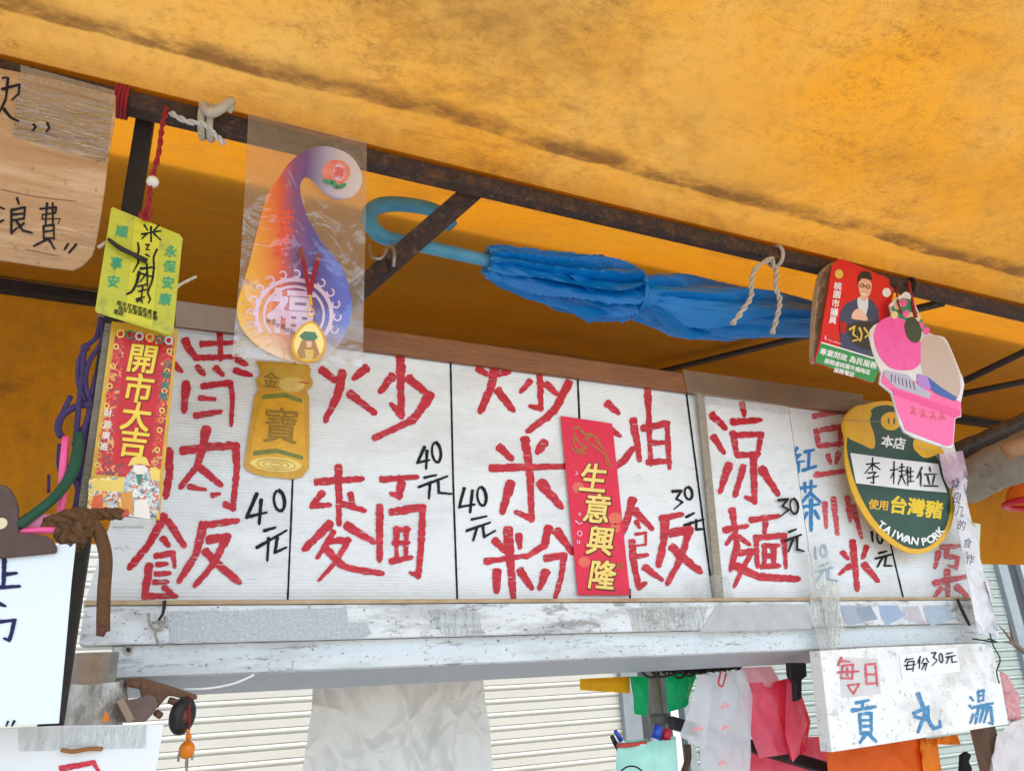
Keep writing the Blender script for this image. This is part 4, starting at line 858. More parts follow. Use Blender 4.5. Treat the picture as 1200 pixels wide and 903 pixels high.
# ---- red couplet strip
LY = YP(-.006); zc = zm(650, 480, 4.013)
lp = thing('red_couplet', 'pink-red paper strip with four gold characters stuck across the large board', 'couplet', LY.at(708, 697))
m = MB(); m.poly([(657, 487), (717.5, 496), (738.5, 697), (677.5, 697)], LY, .0006); part('paper', m, mat('crimson_paper', srgb(222, 34, 74), .45, srgb(206, 20, 56), 20, .8, bump=.25, bscale=30), lp)
m = MB(); m.strokes(zc, [(2, [(85, 90), (110, 80), (140, 110), (170, 120), (150, 145), (175, 165)]), (2, [(100, 130), (120, 160), (150, 180), (110, 190), (150, 205)]), (2, [(160, 110), (200, 130), (215, 165), (235, 195)]), (1.6, [(180, 165), (205, 185), (240, 210), (262, 260)]),
     (1.6, [(95, 110), (90, 150), (110, 205)]), (1.5, [(190, 140), (225, 180)]), (1.5, [(120, 100), (150, 125), (135, 140)]), (1.5, [(240, 215), (240, 250), (265, 270)]), (1.4, [(80, 180), (100, 200), (140, 212)])], 1.8, LY, .0006, .15)
part('carp_print', m, GOLDD, lp, kind='stuff')
m = MB()
for x, y, r_ in ((110, 365, 7), (285, 510, 8), (285, 555, 6), (140, 715, 7)): m.ellipse(*zc(x, y), r_, r_*.9, LY, .0005)
part('coin_print', m, mat('gold_haze_print', srgb(226, 84, 84), .4, srgb(214, 110, 80), 90, .9), lp, kind='stuff')
m = MB(); m.strokes(zc, [(1, [(100, 290), (108, 300), (98, 306)]), (1.2, [(98, 520), (118, 536), (140, 520)]), (1, zero(118, 580, 10, 12)), (1, zero(112, 620, 6, 8)), (1, [(112, 490), (122, 484), (118, 498)])], 1, LY, .0006); part('line_ornament', m, LILAC, lp, kind='stuff')
for ch, x, y in (('生', 184, 318), ('意', 200, 462), ('興', 216, 615), ('隆', 228, 775)):
    m = MB(); m.text(ch, *zc(x+2, y+2), 37, LY, .0009, 5, .05, .92, .08); part('letter_outline', m, mat('dark_letter_outline', (.12, .02, .01), .5), lp)
    m = MB(); m.text(ch, *zc(x, y), 36, LY, .0013, 5, .022, .92, .08); part('gold_lettering', m, GOLDL, lp)
m = MB(); m.text('印', *zc(305, 735), 8, LY, .0009, 5, .01); part('seal_print', m, GOLDD, lp)

# ---- folded blue umbrella lying on the crossbar behind the beam
UY = -.045
um = thing('umbrella', 'folded blue umbrella with hooked handle lying behind the front beam', 'umbrella', P(740, 343, UY))
BLUEU = mat('blue_umbrella_cloth', srgb(0, 122, 196), .4, srgb(0, 96, 168), 9, .8, bump=.5, bscale=45, spec=.4, stretch=(.5, 1, 2))
cl = [(572, 306), (590, 312), (620, 321), (660, 330), (700, 338), (728, 342), (742, 344), (760, 350), (800, 359), (850, 365), (905, 369), (955, 375), (1000, 380)]
rp_ = [15, 19, 23, 26, 29, 27, 24, 26, 30, 28, 23, 16, 8]
C3 = [P(x, y, UY) for x, y in cl]
sc_ = [(P(x, y+10, UY)-P(x, y-10, UY)).length/20 for x, y in cl]
NA = 160; rows = []; SUB = 14
for i in range(len(C3)-1):
    for k in range(SUB):
        t = k/SUB; rows.append((C3[i].lerp(C3[i+1], t), (rp_[i]*sc_[i])*(1-t)+rp_[i+1]*sc_[i+1]*t, i+t))
rows.append((C3[-1], rp_[-1]*sc_[-1], len(C3)-1))
ax = (C3[-1]-C3[0]).normalized(); e1 = ax.orthogonal().normalized(); e1 = Vector((0, -1, 0)); e1 = (e1-ax*e1.dot(ax)).normalized(); e2 = ax.cross(e1)
m = MB()
def ridge(v): return 1-2*abs(mnoise.noise(v))
for p, r_, i in rows:
    first = i < 5.8
    tw = i*.16 if first else 5.8*.16+(i-5.8)*.42              # the wrapped half spirals
    npl = 11 if first else 6
    for k in range(NA):
        a = 2*math.pi*k/NA
        ph = (npl*(a+tw)/(2*math.pi)+.18*mnoise.noise(Vector((math.cos(a)*2, math.sin(a)*2, i*.35)))*2) % 1.0
        saw = (ph/.88 if ph < .88 else (1-ph)/.12)
        amp_ = (.38+.22*min(1, i/3)) if first else .34
        rr = r_*(1-.55*amp_+amp_*(saw-.35))
        rr += r_*(.13 if first else .06)*ridge(Vector((math.cos(a)*2.2+i*.15, math.sin(a)*2.2, i*(.75 if first else .45))))
        rr += r_*.04*ridge(Vector((math.cos(a)*5, math.sin(a)*5+i*.5, i*1.3)))
        if 3.2 < i < 5.7: rr += r_*.30*math.sin((i-3.2)/2.5*math.pi)*max(0, mnoise.noise(Vector((math.cos(a)*1.5, math.sin(a)*1.5, 7)))+.1)*1.6
        m.v.append(p+(e1*math.cos(a)+e2*math.sin(a))*rr)
for j in range(len(rows)-1):
    for k in range(NA): m.f.append((j*NA+k, j*NA+(k+1) % NA, (j+1)*NA+(k+1) % NA, (j+1)*NA+k))
m.f.append(tuple(range(NA-1, -1, -1))); m.f.append(tuple((len(rows)-1)*NA+k for k in range(NA)))
uo = part('canopy', m, BLUEU, um, smooth=True); uo.data.set_sharp_from_angle(angle=R(28))
# pointed flap corners hanging by the strap
for pts in ([(640, 352), (700, 362), (735, 350), (724, 366), (690, 374), (672, 366)], [(668, 322), (735, 316), (738, 338), (716, 346), (690, 340)], [(760, 358), (850, 384), (812, 398), (780, 384)]):
    m = MB(); ym = max(q[1] for q in pts); m.poly(pts, turned(pts[0][0], pts[0][1], UY-.045, 12, 8), .002); part('flap', m, BLUEU, um, bevel=.0008)
m = MB(); i = 6
c = C3[6]; rr = rp_[6]*sc_[6]
m.tube([c+(e1*math.cos(a)+e2*math.sin(a))*rr*.99 for a in [2*math.pi*k/20 for k in range(21)]], .006, 6, 1); part('strap', m, BLUEU, um, smooth=True)
for k in range(8):
    a = 2*math.pi*k/8+.3; b = C3[0]+(e1*math.cos(a)+e2*math.sin(a))*rp_[0]*sc_[0]*.88
    m = MB(); m.tube([b-ax*.006, b+ax*.016], [.0042, .0055], 8, 1); part('rib_tip', m, mat('blue_tip', srgb(40, 130, 190), .4), um, smooth=True)
HB = mat('scuffed_blue_plastic', srgb(88, 160, 190), .4, srgb(48, 120, 152), 18, .9, bump=.2, bscale=90, grime=[((.50, .56, .60), 40, .66, .05, .5, None)])
m = MB(); m.tube([P(574, 306, UY), P(530, 296, UY), P(490, 287, UY), P(470, 283, UY), P(448, 277, UY), P(436, 266, UY), P(432, 253, UY), P(440, 243, UY), P(458, 239, UY), P(485, 241, UY), P(510, 247, UY), P(527, 260, UY)],
                 [.0125, .0135, .0135, .014, .015, .0155, .0155, .0155, .015, .0145, .014, .0135], 16, 6); part('handle', m, HB, um, smooth=True)
m = MB(); m.tube([P(522, 256, UY), P(530, 266, UY)], [.0142, .0135], 14, 1); part('handle_cap', m, HB, um, smooth=True)

# ---- twisted white wire loop holding the umbrella to the beam
wl = thing('wire_loop', 'twisted off-white tie hanging from the beam around the umbrella', 'tie', P(905, 285, YB))
x = P(906, 290, YB).x
m = MB(); m.tube([(x+.003*math.sin(a*.5), YB+.021*math.cos(a), BZ+.024*math.sin(a)) for a in [2*math.pi*k/14 for k in range(15)]], .0045, 8, 2); part('loop', m, OFFROPE, wl, smooth=True)
m = MB(); m.twist([P(905, 302, -.205), P(886, 314, -.206), P(881, 330, -.206), P(880, 348, -.203), P(870, 364, -.2), P(858, 380, -.196)], .005, 5); part('left_end', m, OFFROPE, wl, smooth=True, kind='stuff')
m = MB(); m.twist([P(903, 302, -.203), P(910, 318, -.206), P(909, 336, -.206), P(914, 352, -.203), P(911, 370, -.2), P(905, 391, -.196)], .005, 5); part('right_end', m, OFFROPE, wl, smooth=True, kind='stuff')
# ---- shackle on the crossbar
zs = zm(260, 120, 3.01)
sk = thing('wire_shackle', 'small rusty wire shackle clipped on the crossbar below the umbrella handle', 'shackle', P(452, 310, -.12))
def sp(x, y, Y): return P(*zs(x, y), Y)
m = MB(); m.tube([sp(520, 505, -.11), sp(530, 545, -.125), sp(560, 550, -.13), sp(585, 515, -.125)], .0032, 8); part('hook', m, STEEL, sk, smooth=True)
m = MB(); m.tube([sp(600, 500, -.12), sp(608, 540, -.13), sp(604, 580, -.125)], .0036, 8); part('pin', m, STEEL, sk, smooth=True)
m = MB(); m.tube([sp(560, 545, -.12), sp(545, 590, -.12), sp(565, 615, -.12), sp(595, 595, -.12), sp(585, 555, -.12)], .0045, 8); part('ring', m, DARKIRON, sk, smooth=True)

# ---- red name card with printed man, and the packet behind it
R4 = turned(1000, 380, -.225, 6, 0); zr = zm(945, 290, 5.312)
pk = thing('paper_packet', 'worn beige paper packet behind the red printed card', 'packet', P(960, 420, -.2))
m = MB(); m.poly(smooth_closed(zl(zr, [(190, 84), (120, 120), (82, 200), (58, 380), (46, 600), (50, 705), (90, 712), (300, 700), (330, 300), (260, 120)]), 2), turned(1000, 380, -.205, 6), .012); part('packet', m, mat('worn_beige_card', (.46, .36, .26), .7, (.30, .22, .15), 40, .9, bump=.3, bscale=80), pk, bevel=.001)
for i in range(4):
    y = 160+i*95; m = MB(); m.stroke(zl(zr, [(112-12*i, y), (86-8*i, y+70)]), 5, turned(1000, 380, -.205, 6), .0008); part('torn_mark', m, mat('torn_brown', (.20, .14, .09), .8), pk)
rc = thing('printed_name_card', 'red and green printed card showing a man in a suit, hanging from the beam', 'card', P(985, 440, -.225))
m = MB(); m.poly(zl(zr, [(205, 70), (230, 74), (500, 186), (516, 200), (520, 235), (548, 258), (430, 820), (418, 838), (400, 840), (60, 716), (52, 700), (90, 560), (160, 112), (178, 90)]), R4, .003); part('card', m, mat('red_card_print', srgb(214, 26, 40), .35, srgb(200, 18, 34), 20, .6), rc, bevel=.0006)
m = MB(); m.flat(zl(zr, [(92, 592), (470, 706), (430, 820), (418, 836), (400, 838), (62, 715), (56, 700)]), R4, .0005); part('green_band', m, mat('green_print', srgb(24, 140, 74), .4), rc)
m = MB(); m.flat(zl(zr, [(92, 586), (472, 700), (470, 708), (92, 594)]), R4, .0007); part('white_line', m, WHITEPR, rc)
CP = {k: mat('portrait_'+k, c, .45) for k, c in dict(hair=(.015, .013, .013), skin=srgb(222, 172, 140), suit=srgb(52, 66, 100), shirt=srgb(206, 214, 226), dark=(.02, .02, .025), gold=(.66, .48, .08), hand=srgb(226, 184, 160), deep=srgb(170, 14, 26)).items()}
for nm, pts, k, o in (('suit_print', [(205, 450), (235, 360), (290, 330), (335, 310), (390, 315), (440, 370), (450, 440), (430, 690), (230, 625), (215, 600)], 'suit', .0006), ('shirt_print', [(325, 310), (385, 315), (372, 420), (340, 430), (318, 350)], 'shirt', .0008),
                     ('neck_print', [(335, 290), (380, 295), (372, 330), (345, 328)], 'skin', .0009), ('face_print', [(330, 195), (400, 205), (404, 260), (390, 300), (362, 320), (336, 296), (324, 250)], 'skin', .0011),
                     ('hair_print', [(322, 225), (326, 175), (345, 150), (375, 145), (404, 165), (408, 215), (396, 200), (345, 190)], 'hair', .0013), ('hand_print', [(280, 440), (295, 395), (325, 380), (350, 395), (375, 425), (380, 455), (330, 450)], 'hand', .0011),
                     ('emblem_print', [(205, 460), (250, 470), (245, 530), (215, 535)], 'deep', .0012), ('dark_lettering', [(255, 480), (400, 460), (420, 520), (400, 640), (300, 600), (270, 540)], 'dark', .0010)):
    m = MB(); m.flat(smooth_closed(zl(zr, pts), 2), R4, o); part(nm, m, CP[k], rc)
m = MB(); m.strokes(zr, [(1.1, zero(345, 236, 13, 10)), (1.1, zero(384, 244, 12, 10)), (1, [(357, 238), (372, 240)])], 1, R4, .0015, .02); part('glasses_print', m, CP['hair'], rc, kind='stuff')
m = MB(); m.stroke(zl(zr, [(348, 288), (362, 294), (376, 290)]), 1.6, R4, .0015, .05); part('mouth_print', m, WHITEPR, rc)
for ch, x, y in (('桃', 196, 240), ('園', 190, 293), ('市', 182, 346), ('議', 174, 400), ('員', 164, 450)):
    m = MB(); m.text(ch, *zr(x, y), 9.5, R4, .0009, 8, .025); part('white_lettering', m, WHITEPR, rc)
for cx, cy in ((203, 165), (500, 280)): m = MB(); m.ellipse(*zr(cx, cy), 5, 5.4, R4, .0008); part('logo_disc', m, CP['gold'] if cx < 300 else WHITEPR, rc)
m = MB(); m.strokes(zr, [(2.6, [(270, 510), (300, 490), (290, 540), (320, 560)]), (2.4, [(330, 500), (345, 540), (335, 580)]), (2.2, [(360, 500), (390, 540), (365, 560)]), (2, [(290, 580), (340, 570)])], 2.4, R4, .0014); part('gold_script', m, CP['gold'], rc, kind='stuff')
for tx, x, y, h in (('專業問政 為民服務', 262, 690, 8.4), ('服務處桃園市楊梅區', 255, 740, 6.2), ('服務電話', 235, 775, 6.2)):
    m = MB(); m.text(tx, *zr(x, y), h, R4, .0009, 15, .02); part('white_lettering', m, WHITEPR, rc)
m = MB(); m.strokes(zr, [(1, [(112, 560), (128, 568)]), (1, [(140, 575), (160, 582)]), (1, [(170, 585), (215, 600)]), (1, [(120, 548), (118, 575)])], 1, R4, .0009); part('small_print', m, LILAC, rc, kind='stuff')

# ---- pink acrylic charm on red cords (mascot faces left off)
Q = turned(1080, 430, -.232, -4, 0); zq = zm(1010, 320, 4.3)
ch_ = thing('acrylic_charm', 'pink and beige acrylic charm hanging on red cord at the beam', 'charm', P(1085, 520, -.23))
CLR = mat('clear_acrylic_rim', (.72, .70, .70), .15, (.62, .6, .6), 60, .6, spec=.7)
m = MB(); m.poly(smooth_closed(zl(zq, [(150, 212), (60, 262), (36, 320), (66, 430), (98, 500), (90, 555), (150, 604), (176, 700), (216, 800), (320, 846), (430, 880), (462, 868), (472, 734), (502, 724), (500, 650), (518, 560), (494, 490), (434, 345), (400, 316), (338, 300), (300, 225), (240, 98), (200, 108), (140, 158)]), 2), Q, .005); part('clear_backing', m, CLR, ch_, bevel=.001)
PK1 = mat('hot_pink_print', srgb(236, 92, 168), .35, srgb(228, 78, 156), 30, .5); PK2 = mat('box_pink_print', srgb(240, 84, 150), .35, srgb(246, 110, 168), 160, .9)
BEI = mat('greyish_beige_print', srgb(190, 170, 158), .4); DG = mat('dark_green_print', srgb(52, 66, 46), .4); TG = mat('leaf_green_print', srgb(42, 128, 92), .4)
m = MB(); m.flat(smooth_closed(zl(zq, [(120, 225), (180, 222), (250, 265), (290, 330), (305, 400), (290, 460), (240, 488), (150, 480), (90, 420), (60, 330), (75, 262)]), 3), Q, .0006); part('pink_shape', m, PK1, ch_)
m = MB(); m.flat(smooth_closed(zl(zq, [(300, 340), (340, 310), (400, 325), (436, 370), (470, 450), (492, 520), (496, 590), (470, 640), (420, 620), (330, 540), (300, 460)]), 3), Q, .0007); part('beige_shape', m, BEI, ch_)
m = MB(); m.flat(zl(zq, [(145, 175), (205, 125), (240, 130), (310, 245), (335, 300), (290, 290), (230, 240), (180, 222)]), Q, .0008); part('green_crown', m, TG, ch_)
for i, (x, y) in enumerate(((165, 210), (210, 150), (180, 165), (225, 205), (280, 225), (295, 265), (245, 215), (325, 290))): m = MB(); m.ellipse(*zq(x, y), 4, 4.6, Q, .0011, 20, 14); part('crown_dot', m, (PRC[0], PK1)[i % 2] if i % 2 else mat('cream_dot', srgb(226, 196, 140), .4), ch_)
m = MB(); m.ellipse(*zq(258, 285), 9.5, 15.5, Q, .0012, -15); part('dark_leaf', m, DG, ch_)
m = MB(); m.flat(zl(zq, [(108, 500), (140, 505), (360, 570), (500, 650), (498, 718), (468, 730), (458, 862), (430, 872), (222, 792), (182, 700), (155, 598), (96, 550)]), Q, .0009); part('pink_box', m, PK2, ch_)
m = MB(); m.flat(zl(zq, [(150, 578), (498, 690), (498, 716), (470, 728), (160, 610)]), Q, .0012); part('box_lid', m, mat('lid_pink', srgb(230, 70, 140), .35), ch_)
m = MB(); m.flat(zl(zq, [(110, 488), (230, 510), (280, 560), (350, 605), (340, 632), (170, 575), (115, 520)]), Q, .0014); part('silver_band', m, mat('silver_print', srgb(176, 170, 190), .3), ch_)
m = MB(); m.flat(zl(zq, [(280, 505), (330, 520), (350, 580), (300, 575), (278, 545)]), Q, .0017); part('purple_band', m, mat('purple_print', srgb(168, 124, 200), .3), ch_)
m = MB(); m.flat(zl(zq, [(330, 520), (400, 575), (480, 625), (470, 645), (380, 610), (345, 585)]), Q, .0016); part('blue_band', m, mat('blue_print', srgb(48, 84, 160), .3), ch_)
for i in range(7): m = MB(); m.stroke(zl(zq, [(150+i*18, 512+i*6), (148+i*20, 545+i*7)]), .9, Q, .0018); part('band_line', m, DARKIRON, ch_)
OB = mat('faded_orange_ink', srgb(206, 96, 110), .5)
for i, (x, y) in enumerate(((260, 690), (310, 705), (360, 715), (405, 718))):
    m = MB(); m.strokes(zq, [(1.2, [(x-16, y-14), (x+14, y-8)]), (1.2, [(x, y-22), (x-2, y+20)]), (1.1, [(x-14, y+6), (x+16, y+12)]), (1.1, [(x+4, y), (x+16, y+26)]), (1.1, [(x-4, y+2), (x-16, y+24)])], 1.2, Q, .0013); part('faded_script', m, OB, ch_)
m = MB(); m.tube([P(1051, 336, -.19), P(1052, 352, -.232), P(1057, 368, -.236)], .0025, 6); m.tube([P(1064, 330, -.19), P(1068, 350, -.232), P(1073, 372, -.236)], .0042, 8); part('cord', m, REDCORD, ch_, smooth=True, kind='stuff')
xx = P(1062, 330, YB).x
m = MB(); m.tube([(xx+.003*math.sin(a), YB+.022*math.cos(a), BZ+.022*math.sin(a)) for a in [2*math.pi*k/14 for k in range(15)]], .004, 8, 2); part('beam_loop', m, mat('dark_strap', (.03, .02, .022), .7), ch_, smooth=True)

# ---- round green pork sign at the end of the boards
K = turned(1050, 560, -.05, 0, 0); zp = zm(970, 460, 4.518)
ps = thing('pork_sign', 'rounded green and yellow pig-shaped pork origin sign on the end board', 'sign', K.at(1070, 645))
m = MB(); m.poly(smooth_closed(zl(zp, [(76, 172), (98, 112), (150, 70), (205, 60), (260, 46), (340, 46), (420, 80), (500, 170), (590, 270), (640, 370), (668, 500), (672, 620), (640, 740), (570, 822), (480, 852), (390, 832), (290, 762), (200, 658), (130, 520), (92, 360), (92, 245)]), 3), K, .004); part('yellow_board', m, YELP, ps, bevel=.0008)
GRD = mat('deep_green_print', srgb(16, 70, 58), .4, srgb(12, 60, 50), 30, .6)
m = MB(); m.flat(smooth_closed(zl(zp, [(220, 100), (262, 72), (340, 70), (440, 130), (560, 270), (616, 380), (646, 520), (648, 630), (616, 730), (552, 802), (480, 826), (400, 808), (310, 740), (226, 640), (158, 510), (112, 360), (104, 240), (160, 150)]), 3), K, .0005); part('green_field', m, GRD, ps)
m = MB(); m.flat(smooth_closed(zl(zp, [(84, 175), (104, 118), (150, 80), (205, 70), (232, 110), (222, 150), (246, 220), (250, 280), (230, 296), (170, 268), (106, 236)]), 3), K, .0009); part('pig_ear', m, YELP, ps)
m = MB(); m.flat(smooth_closed(zl(zp, [(470, 232), (540, 240), (600, 290), (590, 320), (520, 345), (478, 320), (452, 280)]), 3), K, .0009); part('pig_ear', m, YELP, ps)
m = MB(); m.ellipse(*zp(335, 150), 12, 10.8, K, .0009); sn = part('pig_snout', m, YELP, ps)
m = MB(); m.stroke(zl(zp, [(322, 138), (324, 160)]), 2, K, .0013); m.stroke(zl(zp, [(352, 140), (352, 164)]), 2, K, .0013); part('nostrils', m, GRD, sn, kind='stuff')
m = MB(); m.poly(zl(zp, [(120, 318), (350, 350), (585, 376), (596, 430), (632, 528), (400, 508), (150, 478)]), K, .0004, .0012); part('name_label', m, PAPER, ps)
m = MB(); m.strokes(zp, [(2, [(205, 378), (272, 372)]), (2, [(238, 345), (236, 412)]), (2, [(236, 380), (198, 425)]), (2, [(240, 380), (276, 405)]), (2, [(215, 425), (255, 420), (240, 440)]), (2, [(242, 438), (244, 478), (228, 474)]), (2, [(210, 452), (268, 442)]),
     (1.8, [(332, 410), (372, 404)]), (1.8, [(352, 365), (350, 480)]), (1.8, [(350, 420), (334, 450)]), (1.7, [(380, 395), (408, 392)]), (1.7, [(394, 375), (392, 430)]), (1.7, [(378, 415), (410, 412)]), (1.7, [(382, 440), (410, 436)]), (1.7, [(394, 430), (374, 484)]), (1.7, [(396, 445), (412, 480)]), (1.7, [(425, 392), (415, 430)]), (1.7, [(425, 410), (425, 490)]), (1.6, [(425, 420), (455, 416)]), (1.6, [(425, 445), (452, 442)]), (1.6, [(425, 470), (458, 468)]), (1.6, [(440, 395), (440, 470)]),
     (2, [(500, 395), (475, 450)]), (2, [(494, 425), (494, 492)]), (2, [(540, 395), (544, 415)]), (2, [(515, 432), (575, 430)]), (2, [(530, 442), (540, 482)]), (2, [(566, 440), (556, 484)]), (2, [(510, 492), (584, 494)])], 2, K, .0016, .08); part('handwriting', m, INK, ps, kind='stuff')
m = MB(); m.text('本店', *zp(348, 262), 14.5, K, .0009, 9, .035); part('white_lettering', m, WHITEPR, ps)
m = MB(); m.text('使用', *zp(268, 592), 12, K, .0009, 6, .03); part('orange_lettering', m, YELP, ps)
m = MB(); m.text('台灣豬', *zp(472, 605), 21.5, K, .0009, 7, .04, .98); part('yellow_lettering', m, mat('bright_yellow_print', (.80, .56, .02), .5), ps)
tw = 'TAIWAN PORK'
pth = [(285, 700), (318, 724), (350, 744), (388, 762), (424, 776), (462, 784), (484, 786), (512, 786), (546, 774), (574, 754), (596, 730)]
for i, c_ in enumerate(tw):
    if c_ == ' ': continue
    a = pth[max(0, i-1)]; b = pth[min(len(pth)-1, i+1)]
    m = MB(); m.text(c_, *zp(*pth[i]), 12.2, K, .0009, math.degrees(math.atan2(b[1]-a[1], b[0]-a[0])), .035); part('white_lettering', m, WHITEPR, ps)
m = MB(); m.tube([K.at(*zp(480, 290), .006), K.at(*zp(540, 305), .012), K.at(*zp(590, 350), .012), K.at(*zp(610, 400), .005)], .0009, 6); part('string', m, OFFROPE, ps, smooth=True)
m = MB(); m.flat(zl(zp, [(60, 140), (300, 150), (300, 160), (60, 150)]), K, .0018); part('tape_patch', m, CLEARTAPE, ps)

# ---- crumpled white paper strip with writing, at the end of the boards
st = thing('paper_strip', 'crumpled white paper strip with vertical handwriting hanging beside the pork sign', 'paper', P(1155, 745, -.06))
m = MB(); m.loft([(1112, 530), (1116, 570), (1121, 610), (1128, 650), (1137, 695), (1146, 742)], [(1128, 546), (1134, 590), (1143, 632), (1152, 672), (1162, 706), (1171, 746)], -.062, 8, 30, .02, 40, 4, thick=.001); part('strip', m, mat('crumpled_white_paper', (.78, .77, .79), .6, (.66, .66, .70), 30, .9, bump=.6, bscale=60), st, smooth=True)
for c_, x, y, h in (('食', 1120, 566, 14), ('良', 1122, 583, 15), ('几', 1125, 599, 14), ('的', 1127, 615, 13), ('食', 1134, 636, 13), ('作', 1137, 655, 13)):
    m = MB(); m.text(c_, x, y, h, YP(-.083), 0, 12, -.005, .8); part('handwriting', m, VIOL, st)
m = MB(); m.loft([(1100, 532), (1106, 560), (1112, 572)], [(1128, 528), (1134, 556), (1124, 570)], -.075, 6, 8, .012, 60, 8); part('plastic_scrap', m, mat('lilac_film', srgb(190, 150, 180), .2, srgb(220, 200, 215), 60, .9, alpha=.7), st, smooth=True)
m = MB(); m.loft([(1140, 612), (1144, 640), (1147, 664)], [(1149, 614), (1148, 640), (1149, 662)], -.045, 4, 8, .008, 60, 2); part('frayed_edge', m, mat('greenish_paper', srgb(200, 214, 200), .6), st, smooth=True)

# ================================================================== RIGHT END: ROLLED TARP AND BUNDLE
rt = thing('rolled_tarp', 'rolled dirty grey-beige tarp lashed along the right side of the roof', 'tarp roll', P(1170, 590, -.05))
def roll(A, B, r0, seed, nA=28, nL=30, sag=0):
    A = Vector(A); B = Vector(B); t = (B-A).normalized(); a = t.orthogonal().normalized(); b = t.cross(a); m = MB()
    for j in range(nL+1):
        p = A.lerp(B, j/nL)
        for k in range(nA):
            an = 2*math.pi*k/nA; rr = r0*(1+.13*mnoise.noise(Vector((math.cos(an)*1.5, math.sin(an)*1.5, j*.25+seed)))+.07*mnoise.noise(Vector((an*2.5, j*.6, seed))))
            m.v.append(p+(a*math.cos(an)+b*math.sin(an))*rr)
    for j in range(nL):
        for k in range(nA): m.f.append((j*nA+k, j*nA+(k+1) % nA, (j+1)*nA+(k+1) % nA, (j+1)*nA+k))
    m.f.append(tuple(range(nA-1, -1, -1))); m.f.append(tuple(nL*nA+k for k in range(nA))); return m
part('roll', roll(P(1300, 488, -.32), P(1128, 566, .12), .058, 1), mat('dirty_beige_tarp', (.33, .29, .23), .7, (.20, .17, .13), 14, .9, bump=.5, bscale=50, grime=[((.08, .06, .05), 18, .62, .08, .7, None)]), rt, smooth=True)
part('dark_film', roll(P(1300, 452, -.24), P(1110, 537, .16), .030, 5), mat('dark_film', (.035, .03, .03), .25, (.09, .08, .08), 30, .9, bump=1, bscale=60, spec=.6), rt, smooth=True)
part('wooden_pole', roll(P(1290, 492, -.40), P(1176, 530, -.25), .018, 9, 16, 10), mat('raw_wood_pole', (.36, .20, .10), .7, (.26, .13, .06), 30, .9, stretch=(4, 1, 4)), rt, smooth=True)
hb = thing('orange_hanging_cover', 'orange cloth cover with red rim hanging below the rolled tarp', 'cloth', P(1190, 590, .15))
def dome(cx, cy, Y, rx, h, m_):
    mb = MB(); n_ = 28; c = P(cx, cy, Y)
    for j in range(7):
        t = j/6
        for k in range(n_):
            a = 2*math.pi*k/n_; r_ = rx*math.cos(t*math.pi/2*.98); mb.v.append(c+Vector((r_*math.cos(a), r_*.7*math.sin(a), h*math.sin(t*math.pi/2)+.004*math.sin(5*a)*(1-t))))
    for j in range(6):
        for k in range(n_): mb.f.append((j*n_+k, j*n_+(k+1) % n_, (j+1)*n_+(k+1) % n_, (j+1)*n_+k))
    return mb
part('cover', dome(1222, 588, .22, .13, .085, 0), mat('orange_cloth', srgb(226, 122, 40), .6, srgb(206, 100, 30), 20, .7), hb, smooth=True)
m = MB(); c = P(1222, 589, .22); m.tube([c+Vector((.132*math.cos(a), .093*math.sin(a), 0)) for a in [2*math.pi*k/28 for k in range(29)]], .010, 8, 1); part('rim', m, mat('red_rim', srgb(190, 20, 44), .5), hb, smooth=True)
tg = thing('twig', 'dry forked brown twig sticking out right of the paper strip', 'twig', P(1185, 745, -.02))
m = MB(); m.tube([P(1215, 775, .02), P(1196, 760, 0), P(1186, 752, -.01)], [.007, .006, .005], 8); part('stem', m, mat('grey_bark', (.15, .11, .08), .9, (.24, .19, .15), 60, .9, bump=.6, bscale=100), tg, smooth=True)
for e in ((1171, 733), (1182, 726), (1176, 752)): m = MB(); m.tube([P(1188, 754, -.01), P((1186+e[0])/2+1, (752+e[1])/2, -.015), P(*e, -.02)], [.0045, .003, .0012], 6); part('branch', m, MATS['grey_bark'], tg, smooth=True)

# ================================================================== LOWER RIGHT: SOUP BOARD AND BAGS
z9 = zm(900, 700, 4.0)
LY9 = YP(-.05)
sb = thing('soup_board', 'thick white foam board with blue characters and pasted notes, lower right', 'menu board', LY9.at(1075, 870))
m = MB(); m.poly([(961, 762), (1020, 758), (1100, 755), (1150, 753), (1163, 758), (1174, 800), (1182, 848), (1120, 858), (1040, 871), (975, 881)], LY9, .03); part('panel', m, mat('white_foam_board', (.82, .82, .81), .6, (.74, .74, .72), 8, .8, bump=.4, bscale=60, grime=[((.46, .44, .40), 9, .55, .08, .55, None), ((.24, .22, .19), 28, .62, .05, .5, None), ((.2, .18, .16), 90, .62, .04, .6, None)]), sb, bevel=.002)
def soup(lst, wd, mt, off=.0008):
    lst = [(q[0]*.82, q[1]) for q in lst]; char(sb, z9, lst, wd, LY9, mt, 'lettering', .15, off)
soup([(5.4, [(412, 492), (470, 480)]), (5.4, [(443, 486), (444, 516)]), (6, [(394, 528), (502, 510)]), (5, [(430, 546), (436, 634)]), (5.4, [(432, 546), (484, 540), (486, 630)]), (4.4, [(438, 574), (480, 572)]), (4.4, [(438, 602), (480, 600)]), (5, [(436, 634), (484, 630)]), (5.6, [(458, 640), (434, 676)]), (5.6, [(476, 640), (506, 670)])], 5, BLUEF)
soup([(6, [(684, 540), (750, 510)]), (6.4, [(704, 450), (738, 538), (704, 628)]), (6, [(748, 514), (752, 570), (776, 612), (808, 604), (806, 578)]), (5, [(690, 556), (742, 572)])], 6, BLUEF)
